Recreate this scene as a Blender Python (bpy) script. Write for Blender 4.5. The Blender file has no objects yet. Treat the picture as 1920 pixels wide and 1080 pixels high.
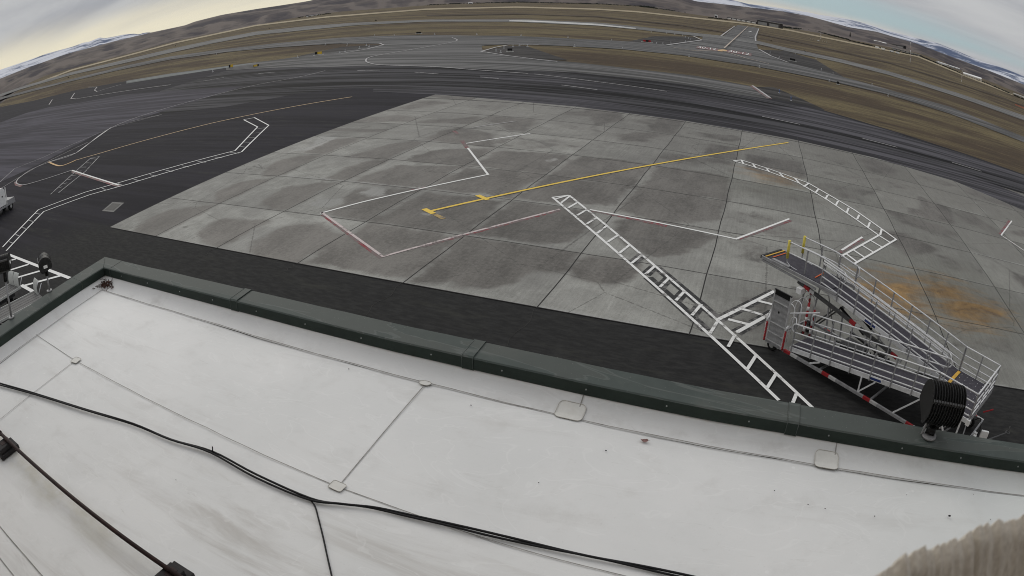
import bpy, bmesh, math, random
import numpy as np
from mathutils import Vector, Matrix
random.seed(7); rng = np.random.default_rng(7)
R = math.radians
SC = bpy.context.scene
COL = SC.collection

# ------------------------------------------------------------------ camera (wide fisheye webcam on the terminal wall)
S = 6.096                                   # one concrete slab, metres
RW = np.array([[0.9322080249633191, -0.16122291200236888, 0.32402989189188114],
               [0.3617009286137329, 0.3836558601628045, -0.8496944269575397],
               [0.012674242934038543, 0.9092938763723282, 0.41596154865303836]])
CAM = np.array([6.1550451615677835, -3.83593575631191, 1.9863609137575085]) * S
K = (0.734418402338301, -0.061147891638897264, 0.2376638629671063, -0.08925301094546598)
cd = bpy.data.cameras.new('webcam'); cam = bpy.data.objects.new('webcam', cd); COL.objects.link(cam)
SC.camera = cam
cd.type = 'PANO'; cd.panorama_type = 'FISHEYE_LENS_POLYNOMIAL'
cd.sensor_fit = 'HORIZONTAL'; cd.sensor_width = 36; cd.sensor_height = 20.25
cd.fisheye_fov = math.pi
cd.fisheye_polynomial_k0 = 0
cd.fisheye_polynomial_k1 = -K[0] / 18
cd.fisheye_polynomial_k2 = -K[1] / 18 ** 2
cd.fisheye_polynomial_k3 = -K[2] / 18 ** 3
cd.fisheye_polynomial_k4 = -K[3] / 18 ** 4
cd.clip_start = 0.02; cd.clip_end = 120000
cd.dof.use_dof = True; cd.dof.focus_distance = 14; cd.lens = 50; cd.dof.aperture_fstop = 18
SC.cycles.pixel_filter_type = 'BLACKMAN_HARRIS'; SC.cycles.filter_width = 1.0
cam.matrix_world = Matrix.Translation(Vector(CAM)) @ Matrix(RW.tolist()).to_4x4()

# ------------------------------------------------------------------ world: high overcast with a clear strip, soft sun
SUN_AZ, SUN_EL = R(-52), R(34)              # azimuth from +Y towards +X
w = bpy.data.worlds.new('World'); SC.world = w; w.use_nodes = True
nt = w.node_tree; nt.nodes.clear()
def N(t, kind, **kw):
    n = t.nodes.new(kind)
    for k, v in kw.items(): setattr(n, k, v)
    return n
def setin(t, n, i, v):
    if v is None: return
    if isinstance(v, bpy.types.NodeSocket): t.links.new(v, n.inputs[i])
    else: n.inputs[i].default_value = v
def M(t, op, a, b=None, c=None):
    n = N(t, 'ShaderNodeMath', operation=op)
    setin(t, n, 0, a); setin(t, n, 1, b); setin(t, n, 2, c)
    return n.outputs[0]
def SS(t, x, lo, hi, a=0.0, b=1.0):
    n = N(t, 'ShaderNodeMapRange', interpolation_type='SMOOTHSTEP')
    for i, v in enumerate((x, lo, hi, a, b)): setin(t, n, i, v)
    return n.outputs[0]
def MIX(t, f, a, b, blend='MIX'):
    n = N(t, 'ShaderNodeMix', data_type='RGBA', blend_type=blend)
    setin(t, n, 0, f)
    setin(t, n, 6, a if isinstance(a, bpy.types.NodeSocket) else (*a, 1))
    setin(t, n, 7, b if isinstance(b, bpy.types.NodeSocket) else (*b, 1))
    return n.outputs[2]
def NOISE(t, vec, scale, detail=4, rough=.55, dist=0):
    n = N(t, 'ShaderNodeTexNoise')
    setin(t, n, 'Vector', vec); n.inputs['Scale'].default_value = scale
    n.inputs['Detail'].default_value = detail; n.inputs['Roughness'].default_value = rough
    n.inputs['Distortion'].default_value = dist
    return n.outputs['Fac']
def MAPV(t, vec, scale=(1, 1, 1), rot=(0, 0, 0), loc=(0, 0, 0)):
    n = N(t, 'ShaderNodeMapping'); setin(t, n, 0, vec)
    n.inputs['Scale'].default_value = scale; n.inputs['Rotation'].default_value = rot; n.inputs['Location'].default_value = loc
    return n.outputs[0]
sky = N(nt, 'ShaderNodeTexSky', sky_type='NISHITA', sun_disc=False)
sky.sun_elevation = SUN_EL; sky.sun_rotation = SUN_AZ
tc = N(nt, 'ShaderNodeTexCoord'); sep = N(nt, 'ShaderNodeSeparateXYZ'); nt.links.new(tc.outputs['Generated'], sep.inputs[0])
dx, dy, dz = sep.outputs
az = M(nt, 'ARCTAN2', dx, dy)               # radians from +Y
den = M(nt, 'ADD', M(nt, 'MAXIMUM', dz, 0.0), 0.10)
cmb = N(nt, 'ShaderNodeCombineXYZ'); setin(nt, cmb, 0, M(nt, 'DIVIDE', dx, den)); setin(nt, cmb, 1, M(nt, 'DIVIDE', dy, den))
cl = NOISE(nt, MAPV(nt, cmb.outputs[0], (.35, .9, 1), (0, 0, R(35))), 0.9, 6, .55, .6)
cl2 = NOISE(nt, MAPV(nt, cmb.outputs[0], (.15, .6, 1), (0, 0, R(50)), (3, 1, 0)), 1.4, 5, .5)
nsky = N(nt, 'ShaderNodeVectorMath', operation='SCALE'); nt.links.new(sky.outputs[0], nsky.inputs[0]); nsky.inputs['Scale'].default_value = 0.055
grey = MIX(nt, SS(nt, cl, .3, .7), (.36, .37, .40), (.53, .535, .54))
zen = SS(nt, dz, .12, .7)
grey = MIX(nt, zen, grey, MIX(nt, SS(nt, cl, .3, .7), (.62, .63, .66), (.82, .82, .83)))
# cream glow low on the left
gl = M(nt, 'MULTIPLY', SS(nt, M(nt, 'ADD', dz, M(nt, 'MULTIPLY', cl2, .05)), .105, .038),
       SS(nt, az, -.10, -.62))
gl2 = M(nt, 'MULTIPLY', SS(nt, M(nt, 'ADD', dz, M(nt, 'MULTIPLY', cl2, .03)), .060, .028), SS(nt, az, .33, .0))
gl = M(nt, 'MAXIMUM', gl, gl2)
c1 = MIX(nt, gl, grey, (.86, .79, .60))
# clear strip on the right
top = M(nt, 'ADD', M(nt, 'ADD', dz, M(nt, 'MULTIPLY', cl2, .035)), M(nt, 'MULTIPLY', az, .10))
gap = M(nt, 'MULTIPLY', M(nt, 'MULTIPLY', SS(nt, top, .128, .086), SS(nt, az, -.10, .06)), SS(nt, dz, .028, .045))
gap = M(nt, 'MULTIPLY', gap, SS(nt, az, 1.5, .9))
blue = MIX(nt, .72, nsky.outputs[0], (.42, .56, .61))
c2 = MIX(nt, gap, c1, blue)
bg = N(nt, 'ShaderNodeBackground'); nt.links.new(c2, bg.inputs[0]); bg.inputs[1].default_value = 1.0
ow = N(nt, 'ShaderNodeOutputWorld'); nt.links.new(bg.outputs[0], ow.inputs[0])
sd = bpy.data.lights.new('sun', 'SUN'); sd.energy = 0.8; sd.angle = R(40); sd.color = (1, .95, .86)
so = bpy.data.objects.new('sun', sd); COL.objects.link(so)
sv = Vector((math.sin(SUN_AZ) * math.cos(SUN_EL), math.cos(SUN_AZ) * math.cos(SUN_EL), math.sin(SUN_EL)))
so.rotation_euler = sv.to_track_quat('Z', 'Y').to_euler(); so.location = (0, 0, 60)
SC.view_settings.view_transform = 'Standard'; SC.view_settings.look = 'None'
SC.view_settings.exposure = 0; SC.view_settings.gamma = 1
SC.cycles.max_bounces = 6; SC.cycles.diffuse_bounces = 3

# ------------------------------------------------------------------ survey helpers: picture point -> point on a real surface
def ray(px, py):
    a, b = (px - 960) / 960, (py - 540) / 960
    r = math.hypot(a, b); th = K[0] * r + K[1] * r * r + K[2] * r ** 3 + K[3] * r ** 4
    s = math.sin(th) / max(r, 1e-9)
    return RW @ np.array([a * s, -b * s, -math.cos(th)])
def at(px, py, z=0.0):
    v = ray(px, py); t = (z - CAM[2]) / v[2]
    return Vector(CAM + t * v)
RB = 140.0
DAZ = np.radians([-180, -75, -60, -45, -20, -5, 4.4, 14.5, 26, 40, 180]); DEL = np.radians([-.5, -.5, -.35, -.15, .1, .4, .5, .95, .5, .4, .4])
def slope(a): return math.tan(float(np.interp(a, DAZ, DEL)))
def azr(v): return math.atan2(v[0], v[1])
def gz(x, y):
    d = math.hypot(x - CAM[0], y - CAM[1]); a = math.atan2(x - CAM[0], y - CAM[1])
    return max(0.0, d - RB) * slope(a)
def g(px, py, lift=0.0):
    "point of the airfield surface seen at a picture point"
    v = ray(px, py); a = azr(v); te = v[2] / math.hypot(v[0], v[1]); sl = slope(a)
    d = -CAM[2] / te if te < -1e-6 else 1e9
    if d > RB: d = (CAM[2] + RB * sl) / max(sl - te, 0.0022)
    h = max(0.0, d - RB) * sl
    return Vector((CAM[0] + d * math.sin(a), CAM[1] + d * math.cos(a), h + lift * max(1.0, d / 40.0)))
def curve(pts, n):
    "smooth resample of a picture polyline by x"
    p = np.array(pts, float); xs = np.linspace(p[0, 0], p[-1, 0], n)
    return xs, np.interp(xs, p[:, 0], p[:, 1])
def pxm(p): return 0.00078 * (Vector(p) - Vector(CAM)).length      # metres per picture pixel there

# ------------------------------------------------------------------ mesh and object helpers
def tag(o, label=None, cat=None, group=None, kind=None):
    if label: o['label'] = label
    if cat: o['category'] = cat
    if group: o['group'] = group
    if kind: o['kind'] = kind
    return o
def empty(name, loc, rz=0.0):
    o = bpy.data.objects.new(name, None); COL.objects.link(o); o.location = loc; o.rotation_euler = (0, 0, rz)
    o.empty_display_size = .3
    return o
class MB:
    def __init__(s): s.v = []; s.f = []; s.sm = []
    def add(s, vs, fs, smooth=False):
        b = len(s.v); s.v += [tuple(v) for v in vs]; s.f += [tuple(i + b for i in f) for f in fs]; s.sm += [smooth] * len(fs)
        return s
    def box(s, c, d, m=None):
        c = Vector(c); h = Vector(d) / 2
        vs = [Vector((x * h.x, y * h.y, z * h.z)) for z in (-1, 1) for y in (-1, 1) for x in (-1, 1)]
        vs = [(m @ v if m else v) + c for v in vs]
        return s.add(vs, [(0, 2, 3, 1), (4, 5, 7, 6), (0, 1, 5, 4), (2, 6, 7, 3), (0, 4, 6, 2), (1, 3, 7, 5)])
    def bar(s, a, b, wd, ht, up=(0, 0, 1)):
        a, b = Vector(a), Vector(b); d = (b - a); L = d.length; d.normalize(); u = Vector(up)
        sd_ = d.cross(u)
        if sd_.length < 1e-4: sd_ = d.cross(Vector((1, 0, 0)))
        sd_.normalize(); u = sd_.cross(d)
        m = Matrix((d, sd_, u)).transposed()
        return s.box((a + b) / 2, (L, wd, ht), m)
    def tube(s, pts, r, n=8, cap=True):
        pts = [Vector(p) for p in pts]; b = []
        prev = None
        for i, p in enumerate(pts):
            d = (pts[min(i + 1, len(pts) - 1)] - pts[max(i - 1, 0)]).normalized()
            if prev is None:
                x = d.cross(Vector((0, 0, 1)))
                if x.length < 1e-3: x = d.cross(Vector((1, 0, 0)))
            else: x = prev - d * prev.dot(d)
            x.normalize(); prev = x; y = d.cross(x)
            rr = r[i] if hasattr(r, '__len__') else r
            b += [p + (x * math.cos(2 * math.pi * k / n) + y * math.sin(2 * math.pi * k / n)) * rr for k in range(n)]
        f = [(i * n + k, i * n + (k + 1) % n, (i + 1) * n + (k + 1) % n, (i + 1) * n + k) for i in range(len(pts) - 1) for k in range(n)]
        s.add(b, f, True)
        if cap:
            q = len(s.v) - len(b)
            s.f += [tuple(q + k for k in range(n))[::-1], tuple(q + (len(pts) - 1) * n + k for k in range(n))]; s.sm += [False, False]
        return s
    def prism(s, poly, vec):
        poly = [Vector(p) for p in poly]; n = len(poly); vec = Vector(vec)
        return s.add(poly + [p + vec for p in poly], [tuple(range(n))[::-1], tuple(range(n, 2 * n))] + [(i, (i + 1) % n, n + (i + 1) % n, n + i) for i in range(n)])
    def flat(s, poly):
        return s.add(poly, [tuple(range(len(poly)))])
    def build(s, name, mat, parent=None, bevel=0, fix=True):
        me = bpy.data.meshes.new(name); me.from_pydata(s.v, [], s.f)
        me.polygons.foreach_set('use_smooth', s.sm)
        if fix:
            bm = bmesh.new(); bm.from_mesh(me); bmesh.ops.recalc_face_normals(bm, faces=bm.faces); bm.to_mesh(me); bm.free()
        me.update(); o = bpy.data.objects.new(name, me); COL.objects.link(o)
        if mat: me.materials.append(mat)
        if parent: o.parent = parent
        if bevel:
            b = o.modifiers.new('bevel', 'BEVEL'); b.width = bevel; b.segments = 2; b.limit_method = 'ANGLE'
        return o
def fuse(o, mb, mat):
    "surface pattern: goes into the part's own mesh with a second material"
    me2 = bpy.data.meshes.new('t'); me2.from_pydata(mb.v, [], mb.f); me2.update()
    bm = bmesh.new(); bm.from_mesh(o.data); n = len(bm.faces); bm.from_mesh(me2); bm.faces.ensure_lookup_table()
    k = len(o.data.materials)
    for f in bm.faces[n:]: f.material_index = k
    bmesh.ops.recalc_face_normals(bm, faces=bm.faces[n:]); bm.to_mesh(o.data); bm.free(); bpy.data.meshes.remove(me2); o.data.materials.append(mat); return o
def sheet_up(o):
    me = o.data
    bm = bmesh.new(); bm.from_mesh(me); bm.normal_update()
    fl = [f for f in bm.faces if f.normal.z < 0]
    if fl: bmesh.ops.reverse_faces(bm, faces=fl)
    bm.to_mesh(me); bm.free(); return o
def band(name, up, lo, mat, lift, n=160, m=8, smooth=True):
    x0, x1 = up[0][0], up[-1][0]
    xs, yu = curve(up, n); lp = np.array(lo, float); yl = np.interp(xs, lp[:, 0], lp[:, 1])
    b = MB(); vs = [g(xs[i], yu[i] + (yl[i] - yu[i]) * j / m, lift) for i in range(n) for j in range(m + 1)]
    b.add(vs, [(i * (m + 1) + j, (i + 1) * (m + 1) + j, (i + 1) * (m + 1) + j + 1, i * (m + 1) + j + 1) for i in range(n - 1) for j in range(m)])
    return tag(sheet_up(b.build(name, mat, fix=False)), kind='structure')
def strip_world(pts, width, z=None):
    "flat ribbon along world points, mitred"
    P_ = [Vector(p) for p in pts]; vs = []
    for i, p in enumerate(P_):
        d0 = (p - P_[i - 1]) if i else (P_[1] - p); d1 = (P_[i + 1] - p) if i < len(P_) - 1 else d0
        n0 = Vector((-d0.y, d0.x, 0)).normalized(); n1 = Vector((-d1.y, d1.x, 0)).normalized()
        m_ = (n0 + n1); m_ = m_.normalized() / max(.35, m_.normalized().dot(n0)) if m_.length > 1e-4 else n0
        vs += [p + m_ * width / 2, p - m_ * width / 2]
    return vs, [(2 * i, 2 * i + 1, 2 * i + 3, 2 * i + 2) for i in range(len(P_) - 1)]
def cr(pts, k=6):
    P_ = [np.array(p, float) for p in pts]; out = []
    for i in range(len(P_) - 1):
        p0, p1, p2, p3 = P_[max(i - 1, 0)], P_[i], P_[i + 1], P_[min(i + 2, len(P_) - 1)]
        for j in range(k):
            t = j / k
            out.append(.5 * ((2 * p1) + (-p0 + p2) * t + (2 * p0 - 5 * p1 + 4 * p2 - p3) * t * t + (-p0 + 3 * p1 - 3 * p2 + p3) * t ** 3))
    return out + [P_[-1]]

# ------------------------------------------------------------------ materials
def newmat(name):
    m = bpy.data.materials.new(name); m.use_nodes = True; t = m.node_tree
    p = t.nodes['Principled BSDF']; p.inputs['Specular IOR Level'].default_value = .18; return m, t, p
def wpos(t): return N(t, 'ShaderNodeNewGeometry').outputs['Position']
def opos(t): return N(t, 'ShaderNodeTexCoord').outputs['Object']
def bump(t, p, h, strength=.3, dist=.02):
    b = N(t, 'ShaderNodeBump'); b.inputs['Strength'].default_value = strength; b.inputs['Distance'].default_value = dist
    setin(t, b, 'Height', h); t.links.new(b.outputs[0], p.inputs['Normal'])
def simple(name, col, rough=.6, metal=0.0, var=.18, scale=6.0, dirt=None, bmp=0.0):
    m, t, p = newmat(name); v = opos(t)
    n1 = NOISE(t, v, scale, 5, .6); n2 = NOISE(t, v, scale * 7, 3, .5)
    f = M(t, 'ADD', M(t, 'MULTIPLY', n1, .7), M(t, 'MULTIPLY', n2, .3))
    c = MIX(t, SS(t, f, .3, .7), tuple(x * (1 - var) for x in col), tuple(min(1, x * (1 + var)) for x in col))
    if dirt: c = MIX(t, M(t, 'MULTIPLY', SS(t, n1, .52, .72), dirt[1]), c, dirt[0])
    t.links.new(c, p.inputs['Base Color'])
    setin(t, p, 'Roughness', M(t, 'ADD', rough - .08, M(t, 'MULTIPLY', n1, .16))); p.inputs['Metallic'].default_value = metal
    if bmp: bump(t, p, f, bmp, .01)
    return m
MAT = {}
def mat_asphalt(name, col, streak=.35, vdir=0.0, mott=.25, rough=.82, patch=None):
    m, t, p = newmat(name); v = wpos(t)
    s1 = NOISE(t, MAPV(t, v, (.035, .9, 1), (0, 0, vdir)), 1.0, 6, .6, .4)
    s2 = NOISE(t, MAPV(t, v, (.015, .30, 1), (0, 0, vdir), (5, 2, 0)), 1.0, 5, .55, .3)
    fine = NOISE(t, v, 9, 4, .7); mid = NOISE(t, v, .8, 5, .6)
    f = M(t, 'ADD', M(t, 'MULTIPLY', s1, .5), M(t, 'MULTIPLY', s2, .5))
    c = MIX(t, SS(t, f, .43, .58), tuple(x * (1 - streak) for x in col), tuple(x * (1 + 2.1 * streak) for x in col))
    k = M(t, 'ADD', 1 - mott, M(t, 'MULTIPLY', M(t, 'ADD', M(t, 'MULTIPLY', fine, .6), M(t, 'MULTIPLY', mid, .4)), 2 * mott))
    kk = N(t, 'ShaderNodeCombineColor'); [setin(t, kk, i, k) for i in range(3)]
    c = MIX(t, 1.0, c, kk.outputs[0], 'MULTIPLY')
    if patch: c = patch(t, v, c)
    t.links.new(c, p.inputs['Base Color']); setin(t, p, 'Roughness', rough); p.inputs['Specular IOR Level'].default_value = .08
    bump(t, p, fine, .35, .01)
    return m
def black_patch(t, v, c):
    # newer black seal coat along the building, its edge fading to the left
    sp = N(t, 'ShaderNodeSeparateXYZ'); t.links.new(v, sp.inputs[0])
    nz = NOISE(t, v, .25, 5, .6)
    e = M(t, 'ADD', sp.outputs[0], M(t, 'MULTIPLY', M(t, 'SUBTRACT', nz, .5), 9))
    e2 = M(t, 'ADD', sp.outputs[1], M(t, 'MULTIPLY', M(t, 'SUBTRACT', nz, .5), 3))
    f = M(t, 'MULTIPLY', SS(t, e, -9, 1), SS(t, e2, 4, -1))
    f = M(t, 'MULTIPLY', f, SS(t, sp.outputs[1], .6, .0))
    mo = NOISE(t, MAPV(t, v, (1, 3.0, 1)), 1.6, 6, .7)
    blk = MIX(t, SS(t, mo, .35, .7), (.0195, .0195, .0195), (.034, .034, .033))
    c = MIX(t, f, c, blk)
    sc_ = NOISE(t, MAPV(t, v, (.5, 2.5, 1), (0, 0, R(-20))), .5, 6, .7, .5)
    return MIX(t, M(t, 'MULTIPLY', SS(t, sc_, .52, .74), .55), c, (.048, .048, .041))
MAT['apron'] = mat_asphalt('apron_asphalt', (.0205, .0195, .0240), .16, R(-8), .22, .85, black_patch)
MAT['taxilane'] = mat_asphalt('taxilane_asphalt', (.0245, .024, .0262), .74, R(0), .2)
MAT['apron_light'] = mat_asphalt('weathered_asphalt', (.050, .0475, .058), .24, R(20), .14)
MAT['taxi'] = mat_asphalt('taxiway_asphalt', (.092, .091, .090), .34, 0, .12)
MAT['runway'] = mat_asphalt('runway_asphalt', (.135, .134, .130), .25, 0, .1)
MAT['taxi_mid'] = mat_asphalt('taxilane_edge_asphalt', (.047, .0455, .051), .45, 0, .15)
MAT['white_conc'] = mat_asphalt('pale_concrete', (.40, .40, .39), .35, 0, .1)
MAT['shoulder'] = mat_asphalt('pale_shoulder', (.15, .16, .158), .15, 0, .1)
def mat_grass():
    m, t, p = newmat('dry_winter_grass'); v = wpos(t)
    n1 = NOISE(t, MAPV(t, v, (.010, .05, 1), (0, 0, R(4))), 1, 7, .62, .5)
    n2 = NOISE(t, MAPV(t, v, (.07, .6, 1), (0, 0, R(-3))), 1, 7, .7)
    n3 = NOISE(t, MAPV(t, v, (.5, 1.3, 1)), 1.4, 6, .78)
    c = MIX(t, SS(t, n1, .41, .58), (.066, .046, .028), (.150, .120, .062))
    c = MIX(t, M(t, 'MULTIPLY', SS(t, n2, .46, .66), .8), c, (.042, .031, .023))
    c = MIX(t, M(t, 'MULTIPLY', SS(t, n2, .46, .28), .6), c, (.225, .178, .098))
    c = MIX(t, M(t, 'MULTIPLY', SS(t, n3, .44, .66), .62), c, (.040, .031, .020))
    t.links.new(c, p.inputs['Base Color']); p.inputs['Roughness'].default_value = .95
    bump(t, p, n3, .8, .15)
    return m
MAT['grass'] = mat_grass()
def mat_paint(name, col, under, wear=.5, scale=3.0):
    m, t, p = newmat(name); v = wpos(t)
    n1 = NOISE(t, v, scale, 6, .72); n2 = NOISE(t, v, scale * .18, 4, .6)
    f = M(t, 'ADD', M(t, 'MULTIPLY', n1, .65), M(t, 'MULTIPLY', n2, .35))
    th = 0.30 + .28 * wear
    c = MIX(t, SS(t, f, th - .05, th + .05), under, MIX(t, NOISE(t, v, 12, 3), tuple(x * .8 for x in col), col))
    t.links.new(c, p.inputs['Base Color']); p.inputs['Roughness'].default_value = .7
    return m
MAT['white'] = mat_paint('white_marking_paint', (.80, .80, .78), (.25, .25, .24), .2)
MAT['white_worn'] = mat_paint('worn_white_paint', (.78, .78, .76), (.24, .23, .22), .48)
MAT['white_faint'] = mat_paint('faded_white_paint', (.34, .34, .34), (.07, .068, .07), .55)
MAT['white_grey'] = mat_paint('greyed_white_paint', (.44, .43, .43), (.16, .155, .155), .4, 1.0)
MAT['red'] = mat_paint('red_marking_paint', (.24, .04, .05), (.16, .13, .125), .84)
MAT['yellow'] = mat_paint('yellow_marking_paint', (.80, .56, .10), (.34, .26, .10), .18)
MAT['yellow_faint'] = mat_paint('faded_yellow_paint', (.42, .30, .12), (.16, .14, .12), .75)
MAT['cream'] = mat_paint('pale_lead_line_paint', (.50, .42, .35), (.2, .15, .13), .35)
MAT['lead'] = mat_paint('amber_lead_line_paint', (.62, .46, .28), (.26, .19, .13), .2)
MAT['pink'] = mat_paint('faded_pinkish_paint', (.58, .50, .49), (.19, .165, .16), .5)
MAT['orange'] = mat_paint('orange_line_paint', (.62, .42, .22), (.3, .2, .12), .2)
MAT['seal'] = mat_paint('black_backing_paint', (.035, .035, .035), (.15, .145, .14), .62, 2.0)

# ------------------------------------------------------------------ airfield ground
AZ0, AZ1, NAZ = R(-120), R(70), 381
BND = [(-300, 330), (-100, 236), (0, 197), (41, 164), (81, 142), (240, 100.5), (330, 76), (480, 47), (563, 31), (630, 22), (800, 9.5), (850, 7), (967, 3.6), (1120, 6.5), (1197, 10.5), (1280, 23.5), (1417, 43.5), (1520, 58.5), (1592, 73.5), (1720, 98.5), (1759, 111), (1806, 134), (1853, 151), (1900, 170), (1920, 178.5), (2000, 215), (2200, 330)]
def prof(pts, step=8):
    xs = np.arange(pts[0][0], pts[-1][0] + 1, step); p = np.array(pts, float); ys = np.interp(xs, p[:, 0], p[:, 1])
    A, E = [], []
    for x, y in zip(xs, ys):
        v = ray(x, y); A.append(azr(v)); E.append(math.atan2(v[2], math.hypot(v[0], v[1])))
    o = np.argsort(A); return np.array(A)[o], np.array(E)[o]
bA, bE = prof(BND)
def rb_of(a):
    e = float(np.interp(a, bA, bE)); sl = slope(a)
    return float(np.clip((CAM[2] + RB * sl) / max(sl - math.tan(e), .0022), 200, 4500))
AZS = np.linspace(AZ0, AZ1, NAZ)
rbs = np.array([rb_of(a) for a in AZS]); rbs = np.convolve(np.pad(rbs, 2, 'edge'), np.ones(5) / 5, 'valid')
def polar(name, rows, fz, mat, lift=0.0):
    b = MB(); vs = []
    for i, a in enumerate(AZS):
        for j in range(rows + 1):
            vs.append(fz(i, a, j / rows))
    b.add(vs, [(i * (rows + 1) + j, (i + 1) * (rows + 1) + j, (i + 1) * (rows + 1) + j + 1, i * (rows + 1) + j + 1) for i in range(NAZ - 1) for j in range(rows)], True)
    return tag(sheet_up(b.build(name, mat, fix=False)), kind='structure')
def f_ground(i, a, t):
    d = 3.0 * (rbs[i] / 3.0) ** t
    return (CAM[0] + d * math.sin(a), CAM[1] + d * math.cos(a), max(0, d - RB) * slope(a) - .02 - .0002 * d)
polar('ground', 90, f_ground, MAT['grass'])
back = MB(); back.add([(-400, -300, -.06), (500, -300, -.06), (500, CAM[1] + 1, -.06), (-400, CAM[1] + 1, -.06)], [(0, 1, 2, 3)])
tag(back.build('ground', MAT['grass'], fix=False), kind='structure')

APR_UP = [(-120, 245), (-60, 220), (0, 201), (67, 188), (138, 170), (175, 163), (237, 152), (320, 138), (424, 124), (520, 112), (590, 102), (650, 95), (700, 88), (719, 84), (720, 76), (800, 72), (901, 72), (903, 97), (952, 104), (1015, 111), (1080, 117), (1205, 131), (1305, 142.5), (1410, 162), (1442, 184), (1510, 197), (1590, 220), (1690, 250), (1815, 290), (1920, 327), (2010, 362)]
band('apron', APR_UP, [(-120, 860), (2010, 860)], MAT['apron'], .004, 500, 60)
band('taxiway', [(424, 124), (520, 112), (590, 102), (650, 95), (700, 88), (719, 84), (720, 76), (800, 72), (901, 72), (903, 97), (952, 104), (1015, 111), (1080, 117), (1205, 131), (1305, 142.5), (1410, 162), (1442, 184)],
     [(424, 132), (520, 127), (620, 125.6), (720, 122.5), (790, 125.5), (890, 129), (1000, 133), (1080, 136), (1205, 149), (1305, 162), (1380, 177), (1442, 186)], MAT['taxi'], .008, 240, 10)
TL_UP = [(300, 171), (424, 133), (520, 128), (620, 126), (720, 123), (790, 126), (890, 129.5), (1000, 133.5), (1080, 136.5), (1205, 149.5), (1305, 162.5), (1380, 177.5), (1442, 186.5), (1510, 199), (1590, 222), (1690, 252), (1815, 292), (1920, 329), (2010, 364)]
band('taxilane', TL_UP, [(300, 214), (424, 200), (560, 176), (640, 166), (720, 166), (823, 172), (900, 176), (1080, 190), (1280, 216), (1480, 250), (1640, 288), (1790, 330), (1920, 385), (2010, 420)], MAT['taxilane'], .008, 300, 16)
band('taxilane', [(900, 141), (1080, 151), (1280, 172), (1442, 200), (1510, 201), (1590, 223), (1690, 253.5), (1815, 293), (1920, 330), (2010, 366)],
     [(900, 146), (1080, 163), (1280, 190), (1442, 222), (1615, 258), (1790, 305), (1920, 346), (2010, 380)], MAT['taxi_mid'], .012, 200, 6)
band('apron', [(700, 166.5), (823, 167), (900, 170), (1080, 183), (1280, 210), (1480, 243), (1640, 275), (1790, 316), (1920, 368), (2010, 404)],
     [(700, 172), (823, 178), (900, 184), (1080, 200), (1280, 226), (1480, 260), (1640, 296), (1790, 340), (1920, 395), (2010, 430)], MAT['taxi_mid'], .012, 200, 6)
band('apron', [(-120, 290), (-60, 255), (0, 230), (50, 212), (90, 202), (150, 193), (233, 178), (317, 171), (424, 164), (455, 162)],
     [(-120, 405), (-60, 372), (0, 342), (72, 309), (195, 245), (208, 241), (320, 204), (455, 163)], MAT['apron_light'], .012, 200, 16)
band('taxiway', [(237, 152), (320, 138), (424, 124.5), (480, 117.5)], [(237, 157), (320, 143.5), (424, 127.5), (480, 118.5)], MAT['shoulder'], .012, 60, 3)
TA_UP = [(-60, 204), (0, 183), (133, 149), (213, 129), (240, 122.5), (320, 106), (424, 92), (520, 81), (640, 71), (720, 67.5), (800, 66), (973, 68), (1080, 73), (1180, 78), (1247, 84), (1320, 88), (1423, 97), (1467, 115), (1547, 135), (1647, 163), (1780, 200), (1920, 257), (2010, 296)]
TA_LO = [(-60, 208), (0, 187), (133, 153), (213, 134), (240, 128), (320, 112), (424, 98), (520, 89), (632, 82), (719, 82), (800, 84), (902, 86), (960, 83), (1067, 87), (1173, 93), (1280, 104), (1413, 124), (1547, 150), (1663, 177), (1780, 213), (1920, 267), (2010, 306)]
band('taxiway', TA_UP, TA_LO, MAT['taxi'], .014, 400, 6)
RW_UP = [(-20, 184), (40, 163), (133, 136), (240, 111), (320, 92), (400, 75), (480, 59.5), (580, 49), (663, 43), (800, 37), (983, 36.5), (1120, 42.5), (1197, 50), (1297, 61.5), (1351, 67), (1417, 76), (1480, 91), (1520, 99), (1580, 112), (1667, 134), (1680, 138), (1806, 178), (1920, 217), (2010, 252)]
RW_LO = [(-20, 188), (40, 167.5), (133, 141), (240, 117), (320, 99), (400, 81.5), (480, 66), (580, 56), (663, 48), (800, 41), (960, 41), (1120, 48.5), (1190, 55), (1297, 67), (1351, 72.5), (1417, 82), (1480, 97.5), (1520, 105.5), (1580, 118.5), (1667, 141), (1680, 145), (1806, 185.5), (1920, 226), (2010, 262)]
band('runway', RW_UP, RW_LO, MAT['runway'], .012, 400, 5)
band('runway', [(955, 38.8), (1000, 39), (1080, 42.8), (1120, 45.2), (1192, 53)], [(955, 40.6), (1000, 41.5), (1080, 45.8), (1120, 48.2), (1192, 55.2)], MAT['white_conc'], .02, 80, 2)
band('taxiway', [(1250, 84), (1300, 77), (1316, 75.5), (1318, 68), (1417, 80), (1422, 92), (1446, 106), (1478, 118)], [(1250, 90), (1478, 126)], MAT['taxi'], .010, 160, 8)
tx = MB(); q = [(1352, 71), (1417, 81), (1423, 53), (1383, 47)]
vs = []
for i in range(9):
    for j in range(9):
        s_, t_ = i / 8, j / 8
        px = (1 - s_) * ((1 - t_) * q[0][0] + t_ * q[3][0]) + s_ * ((1 - t_) * q[1][0] + t_ * q[2][0])
        py = (1 - s_) * ((1 - t_) * q[0][1] + t_ * q[3][1]) + s_ * ((1 - t_) * q[1][1] + t_ * q[2][1])
        vs.append(g(px, py, .010))
tx.add(vs, [(i * 9 + j, (i + 1) * 9 + j, (i + 1) * 9 + j + 1, i * 9 + j + 1) for i in range(8) for j in range(8)])
tag(sheet_up(tx.build('taxiway', MAT['taxi'], fix=False)), kind='structure')
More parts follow.
